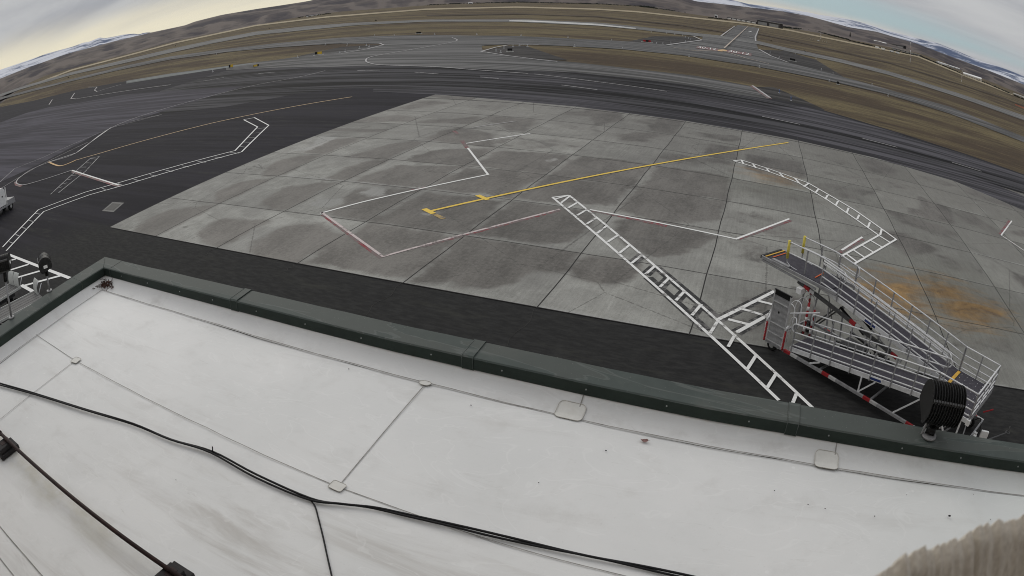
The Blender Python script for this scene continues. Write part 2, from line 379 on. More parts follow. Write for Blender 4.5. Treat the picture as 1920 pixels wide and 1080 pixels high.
MAT['tan'] = mat_asphalt('pale_dry_verge', (.30, .255, .175), .2, 0, .12)
fp = [(60, 160), (133, 132), (240, 104), (330, 80), (480, 48), (613, 32), (800, 17.5), (967, 13.5), (1120, 17.5), (1197, 22.5), (1400, 44.5), (1480, 57), (1592, 80), (1720, 106), (1806, 141), (1900, 178)]
band('verge', [(x, y - 1.3) for x, y in fp], [(x, y + 1.3) for x, y in fp], MAT['tan'], .01, 300, 2)
MAT['dark_verge'] = mat_asphalt('dark_burnt_verge', (.055, .043, .032), .3, 0, .2)
for pts in ([(800, 29.5), (967, 26), (1120, 31), (1280, 48), (1370, 62)], [(1420, 63), (1520, 84), (1667, 118), (1806, 160), (1920, 198)], [(1500, 128), (1600, 152), (1700, 178), (1800, 210), (1920, 262)]):
    band('verge', [(x, y - .9) for x, y in pts], [(x, y + .9) for x, y in pts], MAT['dark_verge'], .008, 160, 2)

MAT['gravel'] = mat_asphalt('dark_gravel', (.040, .038, .037), .3, 0, .25)
for up_, lo_ in (([(903, 96.6), (952, 86), (985, 85.5), (1062, 112)], [(903, 97.4), (960, 104.5), (1015, 110.5), (1062, 113.5)]), ([(560, 105), (640, 88), (719, 83.6)], [(560, 107), (650, 96.5), (700, 88.5), (719, 84)]),
                 ([(1150, 84), (1225, 68), (1297, 68.5), (1314, 76)], [(1150, 86), (1250, 83.5), (1314, 77)]), ([(1425, 93), (1470, 95), (1530, 112), (1580, 143)], [(1425, 94), (1446, 106), (1478, 117), (1530, 139), (1580, 150)]),
                 ([(1410, 162), (1452, 164), (1500, 184), (1545, 205)], [(1410, 163), (1442, 185), (1510, 198), (1545, 209)])):
    band('gravel_shoulder', up_, lo_, MAT['gravel'], .003, 60, 4)
# ------------------------------------------------------------------ concrete pad with stains
CX = [0.0, 0.9571, 1.9385, 2.9174, 3.8852, 4.8714, 5.8689, 6.8941, 7.9303, 8.9829, 10.03, 11.07, 12.1, 13.1, 14.1]
CY = [0.0, 1.0216, 2.0784, 3.0765, 4.0938, 5.09, 6.17, 7.50, 8.11]
PX, PY = CX[-1] * S, CY[-1] * S
WET = [[(257, 437), (260, 425), (282, 407), (320, 395), (370, 389), (400, 385), (405, 386), (290, 444), (275, 442)],
 [(390, 455), (375, 437), (382, 427), (412, 412), (440, 411), (470, 417), (495, 414), (500, 417), (450, 445), (407, 467), (397, 460)],
 [(470, 470), (477, 455), (520, 430), (562, 420), (600, 422), (630, 437), (650, 440), (557, 495), (500, 484)],
 [(565, 496), (690, 420), (862, 446), (770, 522), (720, 515), (640, 500)],
 [(775, 527), (872, 445), (1087, 475), (1060, 510), (995, 512), (960, 530), (915, 542), (860, 540), (845, 530), (802, 530)],
 [(1070, 502), (1100, 477), (1140, 482), (1190, 497), (1197, 510), (1175, 525), (1140, 535), (1107, 527), (1082, 520)],
 [(1170, 415), (1240, 412), (1315, 435), (1345, 447), (1300, 465), (1270, 477), (1235, 480), (1207, 477), (1175, 455), (1150, 432)],
 [(882, 440), (965, 377), (1112, 398), (1104, 430), (1060, 452), (1000, 455)],
 [(700, 415), (800, 362), (935, 378), (922, 400), (870, 438), (790, 428)],
 [(615, 396), (650, 382), (645, 372), (675, 355), (770, 354), (785, 357), (687, 414), (640, 407)],
 [(492, 385), (500, 370), (540, 352), (590, 345), (632, 343), (535, 395), (505, 392)],
 [(400, 381), (407, 362), (450, 342), (500, 336), (513, 334), (425, 376), (412, 382)],
 [(495, 330), (497, 315), (525, 302), (560, 292), (603, 292), (525, 330), (510, 331)],
 [(612, 337), (650, 315), (695, 302), (724, 301), (650, 339)],
 [(665, 340), (700, 325), (750, 312), (868, 312), (790, 355), (725, 350)],
 [(800, 352), (880, 315), (1015, 328), (957, 372), (900, 362), (850, 360)],
 [(970, 373), (1030, 330), (1185, 351), (1140, 385), (1050, 380)],
 [(1160, 395), (1195, 353), (1250, 360), (1360, 378), (1350, 410), (1250, 420)],
 [(572, 287), (585, 275), (625, 262), (682, 258), (607, 290)],
 [(650, 295), (700, 280), (750, 267), (792, 266), (725, 300)],
 [(760, 300), (800, 285), (860, 280), (920, 280), (872, 311), (800, 306)],
 [(885, 310), (940, 283), (1040, 290), (1072, 292), (1023, 326), (950, 318)],
 [(1035, 328), (1085, 293), (1180, 303), (1220, 310), (1190, 350), (1110, 340)],
 [(1205, 352), (1232, 312), (1330, 325), (1370, 335), (1362, 375), (1280, 366)],
 [(800, 262), (830, 245), (858, 240), (925, 250), (925, 277)],
 [(1100, 205), (1150, 200), (1170, 225), (1120, 235)], [(1235, 218), (1285, 225), (1260, 252), (1215, 244)],
 [(1330, 270), (1385, 278), (1380, 300), (1320, 292)],
 [(1400, 290), (1500, 305), (1512, 335), (1400, 318)],
 [(1640, 430), (1700, 440), (1760, 470), (1700, 480)], [(1725, 370), (1780, 390), (1790, 420), (1730, 410)]]
LIGHT = [[(1018, 301), (1040, 297), (1050, 300), (1030, 305)], [(833, 324), (850, 320), (862, 323), (846, 328)], [(780, 401), (812, 396), (832, 398), (806, 405)], [(672, 362), (700, 350), (730, 352), (725, 368), (690, 370)], [(575, 385), (600, 372), (645, 372), (642, 382), (610, 392)], [(540, 285), (580, 275), (600, 255), (640, 255), (580, 283)]]
RUST = [[(1600, 545), (1625, 520), (1700, 518), (1740, 545), (1760, 595), (1700, 600), (1640, 570)], [(1725, 516), (1790, 530), (1850, 570), (1895, 588), (1850, 616), (1780, 608), (1745, 570)],
        [(1400, 320), (1470, 332), (1475, 342), (1425, 335)]]
GREENS = [[(1640, 500), (1700, 490), (1800, 510), (1915, 600), (1900, 640), (1760, 610), (1640, 570)], [(1560, 520), (1620, 510), (1640, 560), (1580, 560)], [(1380, 340), (1500, 340), (1520, 370), (1400, 360)]]
def pdist(P_, poly):
    "signed distance, positive inside"
    n = len(poly); d = np.full(len(P_), 1e9); ins = np.zeros(len(P_), bool)
    for i in range(n):
        a, b = poly[i], poly[(i + 1) % n]; e = b - a; w_ = P_ - a
        t = np.clip((w_ @ e) / max(e @ e, 1e-9), 0, 1); d = np.minimum(d, np.linalg.norm(w_ - t[:, None] * e, axis=1))
        c = ((a[1] > P_[:, 1]) != (b[1] > P_[:, 1])); den_ = (b[1] - a[1]) if abs(b[1] - a[1]) > 1e-9 else 1e-9
        ins ^= c & (P_[:, 0] < (b[0] - a[0]) * (P_[:, 1] - a[1]) / den_ + a[0])
    return np.where(ins, d, -d)
nx, ny = int(PX / .3), int(PY / .3)
gx, gy = np.meshgrid(np.linspace(0, PX, nx), np.linspace(0, PY, ny), indexing='ij')
GP = np.stack([gx.ravel(), gy.ravel()], 1)
def field(polys, soft):
    o = np.full(len(GP), -3.0)
    for p_ in polys: o = np.maximum(o, pdist(GP, np.array([at(*q_)[:2] for q_ in p_])))
    return np.clip(.5 + o / (2 * soft), 0, 1)
wet = field(WET, .9); lightf = field(LIGHT, .7); rust = field(RUST, 3.2); grn = field(GREENS, 3.0)
tone = np.zeros(len(GP))
rr = np.random.default_rng(3)
for i in range(len(CX) - 1):
    for j in range(len(CY) - 1):
        ins = (GP[:, 0] >= CX[i] * S) & (GP[:, 0] < CX[i + 1] * S + 1e-3) & (GP[:, 1] >= CY[j] * S) & (GP[:, 1] < CY[j + 1] * S + 1e-3)
        tone[ins] = rr.uniform(-1, 1)
        ey, ex = GP[ins][:, 1] - CY[j] * S, GP[ins][:, 0] - CX[i] * S
        lightf[ins] = np.maximum(lightf[ins], np.maximum(rr.uniform(.25, .75) * np.exp(-ey / rr.uniform(.35, .9)), rr.uniform(.1, .6) * np.exp(-ex / rr.uniform(.3, .7))))
        if j >= 4 or i >= 6:
            c = np.array([(CX[i] + rr.uniform(.35, .75) * (CX[i + 1] - CX[i])) * S, (CY[j] + rr.uniform(.25, .7) * (CY[j + 1] - CY[j])) * S])
            rad = np.array([rr.uniform(2.2, 4.2), rr.uniform(1.0, 2.8)]); ph = rr.uniform(0, 6, 3)
            q_ = (GP[ins] - c) / rad; an = np.arctan2(q_[:, 1], q_[:, 0])
            e = np.linalg.norm(q_, axis=1) * (1 + .28 * np.sin(2 * an + ph[0]) + .18 * np.sin(3 * an + ph[1]) + .1 * np.sin(5 * an + ph[2]))
            wet[ins] = np.maximum(wet[ins], np.clip(.5 + (1 - e) * 1.2, 0, 1) * rr.uniform(.25, .75))
me = bpy.data.meshes.new('concrete_pad')
vs = np.concatenate([GP, np.full((len(GP), 1), .020)], 1)
idx = np.arange(nx * ny).reshape(nx, ny)
fs = np.stack([idx[:-1, :-1], idx[1:, :-1], idx[1:, 1:], idx[:-1, 1:]], -1).reshape(-1, 4)
me.from_pydata(vs.tolist(), [], fs.tolist())
at1 = me.attributes.new('stain', 'FLOAT_COLOR', 'POINT'); at1.data.foreach_set('color', np.stack([wet, rust, grn, lightf], 1).astype(np.float32).ravel())
at2 = me.attributes.new('tone', 'FLOAT', 'POINT'); at2.data.foreach_set('value', tone.astype(np.float32))
def mat_concrete():
    m, t, p = newmat('stained_concrete'); v = wpos(t)
    a = N(t, 'ShaderNodeAttribute', attribute_name='stain'); sp = N(t, 'ShaderNodeSeparateColor'); t.links.new(a.outputs['Color'], sp.inputs[0])
    b = N(t, 'ShaderNodeAttribute', attribute_name='tone')
    n1 = NOISE(t, v, .55, 7, .68, .4); n2 = NOISE(t, v, 5.0, 5, .7); n3 = NOISE(t, MAPV(t, v, (1, .055, 1), (0, 0, R(5))), 9.0, 5, .7); n4 = NOISE(t, v, .12, 4, .5)
    spk = NOISE(t, v, 26, 2, .6)
    nn = M(t, 'ADD', M(t, 'MULTIPLY', n1, .75), M(t, 'MULTIPLY', n2, .25))
    wf = SS(t, M(t, 'ADD', sp.outputs[0], M(t, 'MULTIPLY', M(t, 'SUBTRACT', nn, .5), 1.6)), .28, .60)
    base = MIX(t, SS(t, nn, .3, .7), (.215, .213, .196), (.355, .355, .328))
    base = MIX(t, M(t, 'MULTIPLY', SS(t, n4, .4, .65), .5), base, (.20, .196, .186))
    sx = N(t, 'ShaderNodeSeparateXYZ'); t.links.new(v, sx.inputs[0])
    base = MIX(t, M(t, 'MULTIPLY', SS(t, sx.outputs[0], 24, 52), .55), base, (.140, .140, .124))      # darker, older slabs
    base = MIX(t, M(t, 'MULTIPLY', SS(t, sx.outputs[1], 12, 40), .42), base, (.150, .143, .130))
    wetc = MIX(t, SS(t, M(t, 'ADD', M(t, 'MULTIPLY', n2, .4), M(t, 'MULTIPLY', NOISE(t, MAPV(t, v, (1, .5, 1), (0, 0, R(40))), .45, 6, .65), .6)), .36, .62), (.074, .068, .061), (.148, .139, .126))
    c = MIX(t, M(t, 'MULTIPLY', wf, .93), base, wetc)
    c = MIX(t, M(t, 'MULTIPLY', sp.outputs[2], .30), c, (.125, .13, .095))
    rf = SS(t, M(t, 'ADD', sp.outputs[1], M(t, 'MULTIPLY', M(t, 'SUBTRACT', NOISE(t, MAPV(t, v, (.35, 1.5, 1), (0, 0, R(-25))), .8, 7, .72, .5), .5), 1.5)), .24, .90)
    c = MIX(t, M(t, 'MULTIPLY', rf, .84), c, MIX(t, SS(t, n1, .35, .65), (.135, .074, .026), (.30, .175, .055)))
    lf = SS(t, M(t, 'ADD', a.outputs['Alpha'], M(t, 'MULTIPLY', M(t, 'SUBTRACT', nn, .5), 1.2)), .4, .7)
    c = MIX(t, M(t, 'MULTIPLY', lf, .8), c, (.30, .30, .285))
    # oil drips, tyre scuffs and hairline cracks
    vo = N(t, 'ShaderNodeTexVoronoi'); t.links.new(v, vo.inputs['Vector']); vo.inputs['Scale'].default_value = .42
    sepc = N(t, 'ShaderNodeSeparateColor'); t.links.new(vo.outputs['Color'], sepc.inputs[0])
    od = M(t, 'ADD', vo.outputs['Distance'], M(t, 'MULTIPLY', M(t, 'SUBTRACT', n2, .5), .12))
    oil = M(t, 'MULTIPLY', SS(t, od, M(t, 'MULTIPLY', sepc.outputs[0], .16), 0.0), SS(t, sepc.outputs[1], .55, .7))
    c = MIX(t, M(t, 'MULTIPLY', oil, .6), c, (.055, .05, .044))
    ty = M(t, 'ABSOLUTE', M(t, 'SUBTRACT', NOISE(t, MAPV(t, v, (.02, .045, 1), (0, 0, R(24))), 1, 2, .4), .5))
    c = MIX(t, M(t, 'MULTIPLY', SS(t, ty, .006, .001), M(t, 'MULTIPLY', SS(t, n1, .4, .6), .35)), c, (.07, .068, .064))
    ck = N(t, 'ShaderNodeTexVoronoi', feature='DISTANCE_TO_EDGE'); t.links.new(MAPV(t, v, (1, 1, 1), (0, 0, .4)), ck.inputs['Vector']); ck.inputs['Scale'].default_value = .11
    c = MIX(t, M(t, 'MULTIPLY', SS(t, M(t, 'ADD', ck.outputs['Distance'], M(t, 'MULTIPLY', M(t, 'SUBTRACT', n2, .5), .02)), .004, .001), .5), c, (.06, .057, .052))
    k = M(t, 'ADD', M(t, 'MULTIPLY', b.outputs['Fac'], .13), M(t, 'ADD', .62, M(t, 'MULTIPLY', n3, .56)))
    k = M(t, 'ADD', k, M(t, 'MULTIPLY', M(t, 'SUBTRACT', NOISE(t, v, 13, 4, .75), .3), .35))
    k = M(t, 'MULTIPLY', k, SS(t, spk, .30, .42, .72, 1.0))
    kk = N(t, 'ShaderNodeCombineColor'); [setin(t, kk, i, k) for i in range(3)]
    c = MIX(t, 1.0, c, kk.outputs[0], 'MULTIPLY')
    t.links.new(c, p.inputs['Base Color'])
    setin(t, p, 'Roughness', M(t, 'SUBTRACT', .82, M(t, 'MULTIPLY', wf, .22)))
    bump(t, p, n2, .25, .01)
    return m
MAT['conc'] = mat_concrete(); me.materials.append(MAT['conc'])
po = bpy.data.objects.new('concrete_pad', me); COL.objects.link(po); tag(po, kind='structure')
# joints between the slabs
MAT['joint'] = simple('joint_sealant', (.026, .025, .024), .8, 0, .3, 2)
MAT['joint_pale'] = simple('weathered_joint', (.052, .050, .047), .8, 0, .4, 1)
jb = MB()
for i, x in enumerate(CX):
    wj = .055 if i else .10
    pts = [Vector((x * S + (.03 * math.sin(k * 1.7 + i) if 0 < i else 0), -.06 + k * (PY + .06) / 24, .024)) for k in range(25)]
    jb.add(*strip_world(pts, wj))
sheet_up(tag(jb.build('slab_joint', MAT['joint'], fix=False), kind='structure'))
jb = MB()
for j, y in enumerate(CY[1:-1], 1):
    if j == 7: continue
    jb.add(*strip_world([Vector((k * PX / 40, y * S + .03 * math.sin(k * 2.1 + j), .026)) for k in range(41)], .05 + .009 * j))
sheet_up(tag(jb.build('slab_joint', MAT['joint_pale'], fix=False), kind='structure'))
jb = MB(); jb.add(*strip_world([Vector((k * PX / 40, CY[7] * S, .026)) for k in range(41)], .24))
jb.add(*strip_world([Vector((0, 0, .028)), Vector((PX, 0, .028))], .06))
for x, L in ((1.9385, 1.6), (3.8852, 3.2), (4.8714, 4.3), (6.8941, 2.0), (2.9174, .8)):
    jb.add(*strip_world([Vector((x * S + .12 * math.sin(k * 1.3 + x), -.06 - L * k / 8, .014)) for k in range(9)], .035))
sheet_up(tag(jb.build('slab_joint', MAT['joint'], fix=False), kind='structure'))

# ------------------------------------------------------------------ painted markings
def mark(name, lines, mat, wd, z, smooth=False, zextra=0.0):
    b = MB()
    for ln in lines:
        pp = [tuple(p) for p in (cr(ln, 6) if smooth else ln)]
        P_ = [g(px, py, 0) for px, py in pp]
        # keep straight painted runs straight on the ground, but hug the rolling field far away
        Q = []
        for a, b_ in zip(P_[:-1], P_[1:]):
            n = max(1, int((b_ - a).length / 12)); Q += [a.lerp(b_, k / n) for k in range(n)]
        Q.append(P_[-1]); far = (P_[0] - Vector(CAM)).length
        z += .0006; Q = [Vector((q_.x, q_.y, gz(q_.x, q_.y) + z * max(1, far / 40))) for q_ in Q]
        b.add(*strip_world(Q, wd))
    return tag(sheet_up(b.build(name, mat, fix=False)), kind='structure')
LZ = .034
LA = [(1036, 371), (1460, 752)]; LB = [(1067, 367), (1523, 766)]
RUNG = [((1040, 374.5), (1067, 367)), ((1050, 383), (1068, 369)), ((1065, 391), (1082, 381)), ((1082, 405), (1099, 395)), ((1100, 421), (1117.5, 410)), ((1119, 439), (1138, 424)), ((1139, 455), (1157.5, 443)), ((1161, 476), (1180, 461)), ((1184, 495), (1204, 479)), ((1210, 516), (1228, 500)), ((1237, 540), (1254, 523)), ((1267, 565), (1284, 547)), ((1297, 593), (1315, 572)), ((1331, 627), (1347, 601)), ((1365, 652), (1378, 629)), ((1400, 695), (1418, 667)), ((1438, 729), (1455, 702)), ((1484, 762), (1493.7, 738))]
mark('walkway_marking', [[(1215, 521), (1325, 621)], [(1230, 501), (1345, 598)]] + [list(r_) for r_ in RUNG[8:13]], MAT['seal'], .50, LZ - .012)
mark('walkway_marking', [LA, LB, [(1036, 371), (1067, 367)]], MAT['white_worn'], .15, LZ)
mark('walkway_marking', [list(r_) for r_ in RUNG], MAT['white_worn'], .14, LZ + .004)
BR = [[(1347, 600), (1452, 547)], [(1380, 625), (1450, 586)]]; BRR = [[(1365, 600), (1405, 610)], [(1390, 580), (1430, 592)], [(1420, 565), (1448, 572)]]
mark('walkway_marking', BR, MAT['seal'], .55, LZ - .010); mark('walkway_marking', BR + BRR, MAT['white_worn'], .2, LZ + .002)
L2A = [(1375, 302.5), (1440, 322), (1497.5, 344), (1550, 375), (1647.5, 442.5), (1575, 483)]
L2B = [(1375, 302.5), (1390, 301), (1440, 317), (1515, 344), (1602.5, 395), (1680, 450), (1600, 497)]
R2 = [((1390, 301), (1394, 308.5)), ((1412, 309), (1417, 316)), ((1437, 317), (1443, 324)), ((1462, 326), (1470, 334)), ((1490, 335), (1498, 344)), ((1516, 345), (1507, 351)), ((1534, 356), (1529.5, 362)), ((1552, 367), (1547, 375)), ((1571.5, 378), (1567, 386)), ((1591, 391), (1587, 401)), ((1611, 404), (1607, 412)), ((1631, 418), (1627, 428)), ((1653, 431), (1650, 442)), ((1648, 443), (1669, 456)), ((1632, 452), (1654, 465)), ((1616, 461), (1637, 474)), ((1600, 470), (1621, 484)), ((1586, 477), (1606, 492))]
mark('walkway_marking', [L2A, L2B] + [list(r_) for r_ in R2], MAT['white'], .16, LZ + .002)
# apron walkway on the left, two thin rails and hatching
mark('walkway_marking', [[(457, 225), (483, 238.5), (441, 283), (227, 342), (160, 361), (72, 394), (5, 464)], [(457, 225), (477, 221), (504, 235.5), (453, 285.5), (240, 346), (168, 366), (82, 397.5), (12, 471)]], MAT['white'], .15, .018)
hb = []
for a0, a1, b0, b1, n in (((483, 240), (444, 281), (500, 238), (453, 284), 5), ((440, 284), (170, 359), (452, 287), (172, 365), 9), ((70, 397), (8, 463), (80, 400), (14, 468), 5)):
    for k in range(n):
        t = (k + .3) / n; hb.append([(a0[0] + (a1[0] - a0[0]) * t, a0[1] + (a1[1] - a0[1]) * t), (b0[0] + (b1[0] - b0[0]) * (t - .02), b0[1] + (b1[1] - b0[1]) * (t - .02))])
mark('walkway_marking', hb, MAT['white_faint'], .12, .018)
mark('walkway_marking', [[(186, 294), (170, 297), (95, 365)], [(186, 294), (160, 322), (110, 362)]] + [[(170 - k * 9, 298 + k * 8), (180 - k * 9, 299 + k * 7.4)] for k in range(8)], MAT['white_faint'], .14, .018)
mark('walkway_marking', [[(17, 478), (131, 522)], [(40, 535), (62, 547)], [(30, 486), (0, 494)], [(54, 496), (0, 513)], [(84, 506), (25, 523)], [(115, 517), (42, 537)]], MAT['white'], .28, .018)
# stand lines: white over old red
W1 = [(603, 399), (718, 482), (1050, 393)]; W2 = [(600, 401), (680, 379.5), (915, 328), (871, 270), (994, 251)]; W3 = [(1106, 394), (1380, 449), (1480, 411)]
R4 = [(1897, 415), (1877, 442), (1990, 520)]
mark('stand_marking', [[(606, 403), (716, 484)], [(790, 463), (1050, 394.5)], [(770, 358), (800, 352)], [(866, 264), (876, 278)], [(851, 246), (857, 252)], [(1110, 395.5), (1250, 425)], [(1383, 449), (1483, 413.5)], [(1875, 440), (1893, 414.5)], [(1574, 474), (1618, 449)]], MAT['red'], .32, LZ - .010)
mark('stand_marking', [W1], MAT['pink'], .16, LZ); mark('stand_marking', [R4], MAT['white_worn'], .15, LZ)
mark('stand_marking', [W2, W3, [(1578, 470), (1617, 445)]], MAT['white'], .16, LZ)
mark('stand_marking', [[(885, 240), (967, 228)]], MAT['white_grey'], .12, LZ)
mark('lead_in_line', [[(797, 399), (1478, 267.7)]], MAT['seal'], .40, LZ - .008)
mark('lead_in_line', [[(803, 397.5), (1478, 267.7)]], MAT['yellow'], .21, LZ)
mark('lead_in_line', [[(795, 392.5), (813, 401.5)], [(895, 367), (915, 375.5)]], MAT['yellow'], .34, LZ + .004)
mark('lead_in_line', [[(814, 402), (832, 411)]], MAT['yellow_faint'], .3, LZ)
mark('lead_in_line', [[(660, 182), (400, 230.7), (187, 288), (145, 300)]], MAT['lead'], .23, .018)
mark('lead_in_line', [[(144, 300), (126, 308), (113, 311.5), (102, 309), (91, 304)]], MAT['orange'], .30, .022, True)
# service road edge loop on the left
mark('road_marking', [[(610, 133), (560, 145), (457, 165), (303, 206), (208, 240.5), (143, 287.5), (92, 305), (60, 318), (38, 333), (31, 341), (33, 345.5), (47, 347), (83, 337), (135, 320)]], MAT['white_grey'], .17, .020, True)
mark('road_marking', [[(208, 240), (143, 287.5), (92, 304.5)]], MAT['white'], .16, .024)
mark('road_marking', [[(303, 215.5), (245, 228)], [(208, 240.5), (303, 215.5)]], MAT['white_grey'], .12, .024)
mark('road_marking', [[(0, 342), (27, 317), (80, 296), (195, 246), (208, 241)], [(0, 355), (72, 312), (165, 267)]], MAT['white_grey'], .10, .022)
mark('road_marking', [[(135, 322), (224, 350)], [(29, 341), (31, 347), (40, 350)]], MAT['red'], .42, .018)
mark('road_marking', [[(135, 320), (223, 348)]], MAT['white'], .2, .026)
mark('taxi_line', [[(847, 71), (857, 75), (850, 79), (815, 86), (752, 97), (697, 107), (686, 114), (694, 119.5), (722, 123), (815, 126), (890, 132), (990, 139)]], MAT['white_grey'], .30, .024, True)
mark('taxi_line', [[(640, 101), (690, 92), (719, 84.5), (712, 81.5), (640, 81)], [(1010, 84), (955, 84.5), (930, 89), (902, 97), (955, 105.5), (1015, 113), (1045, 116)]], MAT['white_grey'], .5, .02)
mark('taxi_line', [[(777.5, 136), (822, 139.5)], [(901, 145), (935, 148)], [(1052, 160), (1120, 169)], [(1002, 139.5), (1120, 154), (1250, 172)], [(1429, 219), (1500, 234)], [(1617, 260), (1682, 277)], [(1785, 305), (1840, 322)], [(484, 139), (516, 136)], [(380, 153), (420, 146)], [(670, 133), (712, 134)]], MAT['white_grey'], .24, .024)
mark('taxi_line', [[(165, 164), (182, 164), (177, 170), (182, 172.5), (227, 159)], [(140, 175), (133, 185.5), (142, 186.5), (320, 160)], [(98, 187.5), (92, 197)]], MAT['white_grey'], .35, .024)
mark('taxi_line', [[(1410, 162), (1443, 185)]], MAT['red'], 1.0, .020); mark('taxi_line', [[(1411, 161), (1444, 184)]], MAT['white_grey'], .45, .026)
mark('taxi_line', [[(1403, 50), (1358, 93)], [(1263, 90), (1297, 95.3), (1347, 96.5)], [(1355, 96), (1397, 109.5), (1442, 120.5)]], MAT['cream'], .5, .034)
mark('taxi_line', [[(1345, 96), (1362, 94.5)]], MAT['orange'], 2.4, .03)
mark('taxi_line', [[(1352, 68), (1378, 49)], [(1417, 78), (1416, 70), (1423, 54)], [(1300, 68.5), (1316, 76), (1250, 85.5)], [(1423, 93), (1446, 106), (1478, 118)]], MAT['white_grey'], .8, .03)
mark('taxi_line', [[(1402, 70), (1412, 72)], [(1404, 61), (1409, 60)], [(1410, 52), (1415, 53)]], MAT['white'], 1.0, .034)
# red runway holding-position panels painted on the taxiway, white numerals
fc = bpy.data.curves.new('numerals', 'FONT'); fc.body = '30-12'; fc.size = 1; fc.align_x = 'CENTER'; fc.align_y = 'CENTER'
fo = bpy.data.objects.new('numerals', fc); COL.objects.link(fo)
fme = bpy.data.meshes.new_from_object(fo.evaluated_get(bpy.context.evaluated_depsgraph_get())); bpy.data.objects.remove(fo)
for (a, b_) in (((1306, 89), (1346, 94.2)), ((1363, 95.8), (1409, 103.6))):
    A_, B_ = g(*a), g(*b_); d = (B_ - A_); L = d.length
    mid_u = g((a[0] + b_[0]) / 2 + 1, (a[1] + b_[1]) / 2 - 2.2); mid_l = g((a[0] + b_[0]) / 2 - 1, (a[1] + b_[1]) / 2 + 2.2); H = mid_u - mid_l
    b = MB(); b.add([A_ - H / 2, B_ - H / 2, B_ + H / 2, A_ + H / 2], [(0, 1, 2, 3)])
    for i, v in enumerate(b.v): b.v[i] = (v[0], v[1], gz(v[0], v[1]) + .16)
    tag(sheet_up(b.build('runway_hold_marking', MAT['red'], fix=False)), kind='structure')
    xs = [v.co.x for v in fme.vertices]; ys = [v.co.y for v in fme.vertices]; x0, x1, y0, y1 = min(xs), max(xs), min(ys), max(ys)
    b = MB(); vs = []
    for v in fme.vertices:
        p = A_ + d * (.08 + .84 * (v.co.x - x0) / (x1 - x0)) + H * (-.36 + .72 * (v.co.y - y0) / (y1 - y0)); vs.append((p.x, p.y, gz(p.x, p.y) + .22))
    b.add(vs, [tuple(p.vertices) for p in fme.polygons])
    tag(sheet_up(b.build('runway_hold_marking', MAT['white'], fix=False)), kind='structure')
bpy.data.meshes.remove(fme)
# small square cover slab set in the asphalt
c4 = [at(191, 396), at(213, 398), at(233, 380.5), at(211, 379)]
MAT['cover'] = simple('cover_concrete', (.17, .168, .16), .8, 0, .2, 2); MAT['cover_in'] = simple('cover_grate', (.075, .073, .07), .7, .2, .2, 4)
b = MB(); b.flat([p + Vector((0, 0, .018)) for p in c4]); ob = sheet_up(b.build('drain_cover', MAT['cover'], fix=False)); tag(ob, kind='structure')
cc = sum(c4, Vector()) / 4; b = MB(); b.flat([cc + (p - cc) * .72 + Vector((0, 0, .024)) for p in c4]); sheet_up(tag(b.build('drain_cover', MAT['cover_in'], fix=False), kind='structure'))

# ------------------------------------------------------------------ hills and far mountains
HS = [(-300, 250), (-100, 184), (0, 147.5), (50, 127.5), (125, 101), (212, 78), (283, 61), (347, 47.5), (365, 40.5), (415, 28), (480, 17), (530, 9.5), (572, 3), (597, -2), (700, -25), (800, -38), (960, -45), (1120, -40), (1250, -15), (1305, 2.5), (1367, 9), (1417, 15), (1467, 21), (1520, 31), (1592, 51), (1642, 59), (1720, 82), (1759, 97), (1806, 114.5), (1853, 132), (1920, 158.6), (2000, 195), (2200, 300)]
MS = [(-300, 232), (-100, 165), (0, 131), (25, 122.5), (56, 112), (87.5, 100.6), (112, 94), (137.5, 87), (156, 80), (167, 78.5), (187.5, 70), (195, 72), (212, 69), (231, 65), (240, 64), (252, 63), (261, 65), (267, 62), (279, 60.5), (290, 62), (347, 50), (480, 26), (597, 12), (960, 0), (1250, -8), (1305, -9), (1355, -3), (1377, 1), (1405, 7.5), (1436, 11), (1467, 15.6), (1520, 24), (1532, 27), (1592, 36), (1636, 48), (1667, 58), (1720, 72), (1759, 81.5), (1798, 97), (1837, 114), (1877, 126), (1920, 143), (2000, 178), (2200, 285)]
hA, hE = prof(HS); mA, mE = prof(MS, 4)
def vnoise(x, y, seed):
    "cheap smooth value noise"
    def h(i, j): return (math.sin(i * 127.1 + j * 311.7 + seed * 74.7) * 43758.5453) % 1.0
    i, j = math.floor(x), math.floor(y); fx, fy = x - i, y - j; fx = fx * fx * (3 - 2 * fx); fy = fy * fy * (3 - 2 * fy)
    return (h(i, j) * (1 - fx) + h(i + 1, j) * fx) * (1 - fy) + (h(i, j + 1) * (1 - fx) + h(i + 1, j + 1) * fx) * fy
def fbm(x, y, seed, o=4, ridge=False):
    s = 0; a = .5
    for k in range(o):
        n = vnoise(x, y, seed + k)
        s += a * (1 - abs(2 * n - 1) if ridge else n); x *= 2.03; y *= 2.03; a *= .5
    return s
NAZ2 = 700
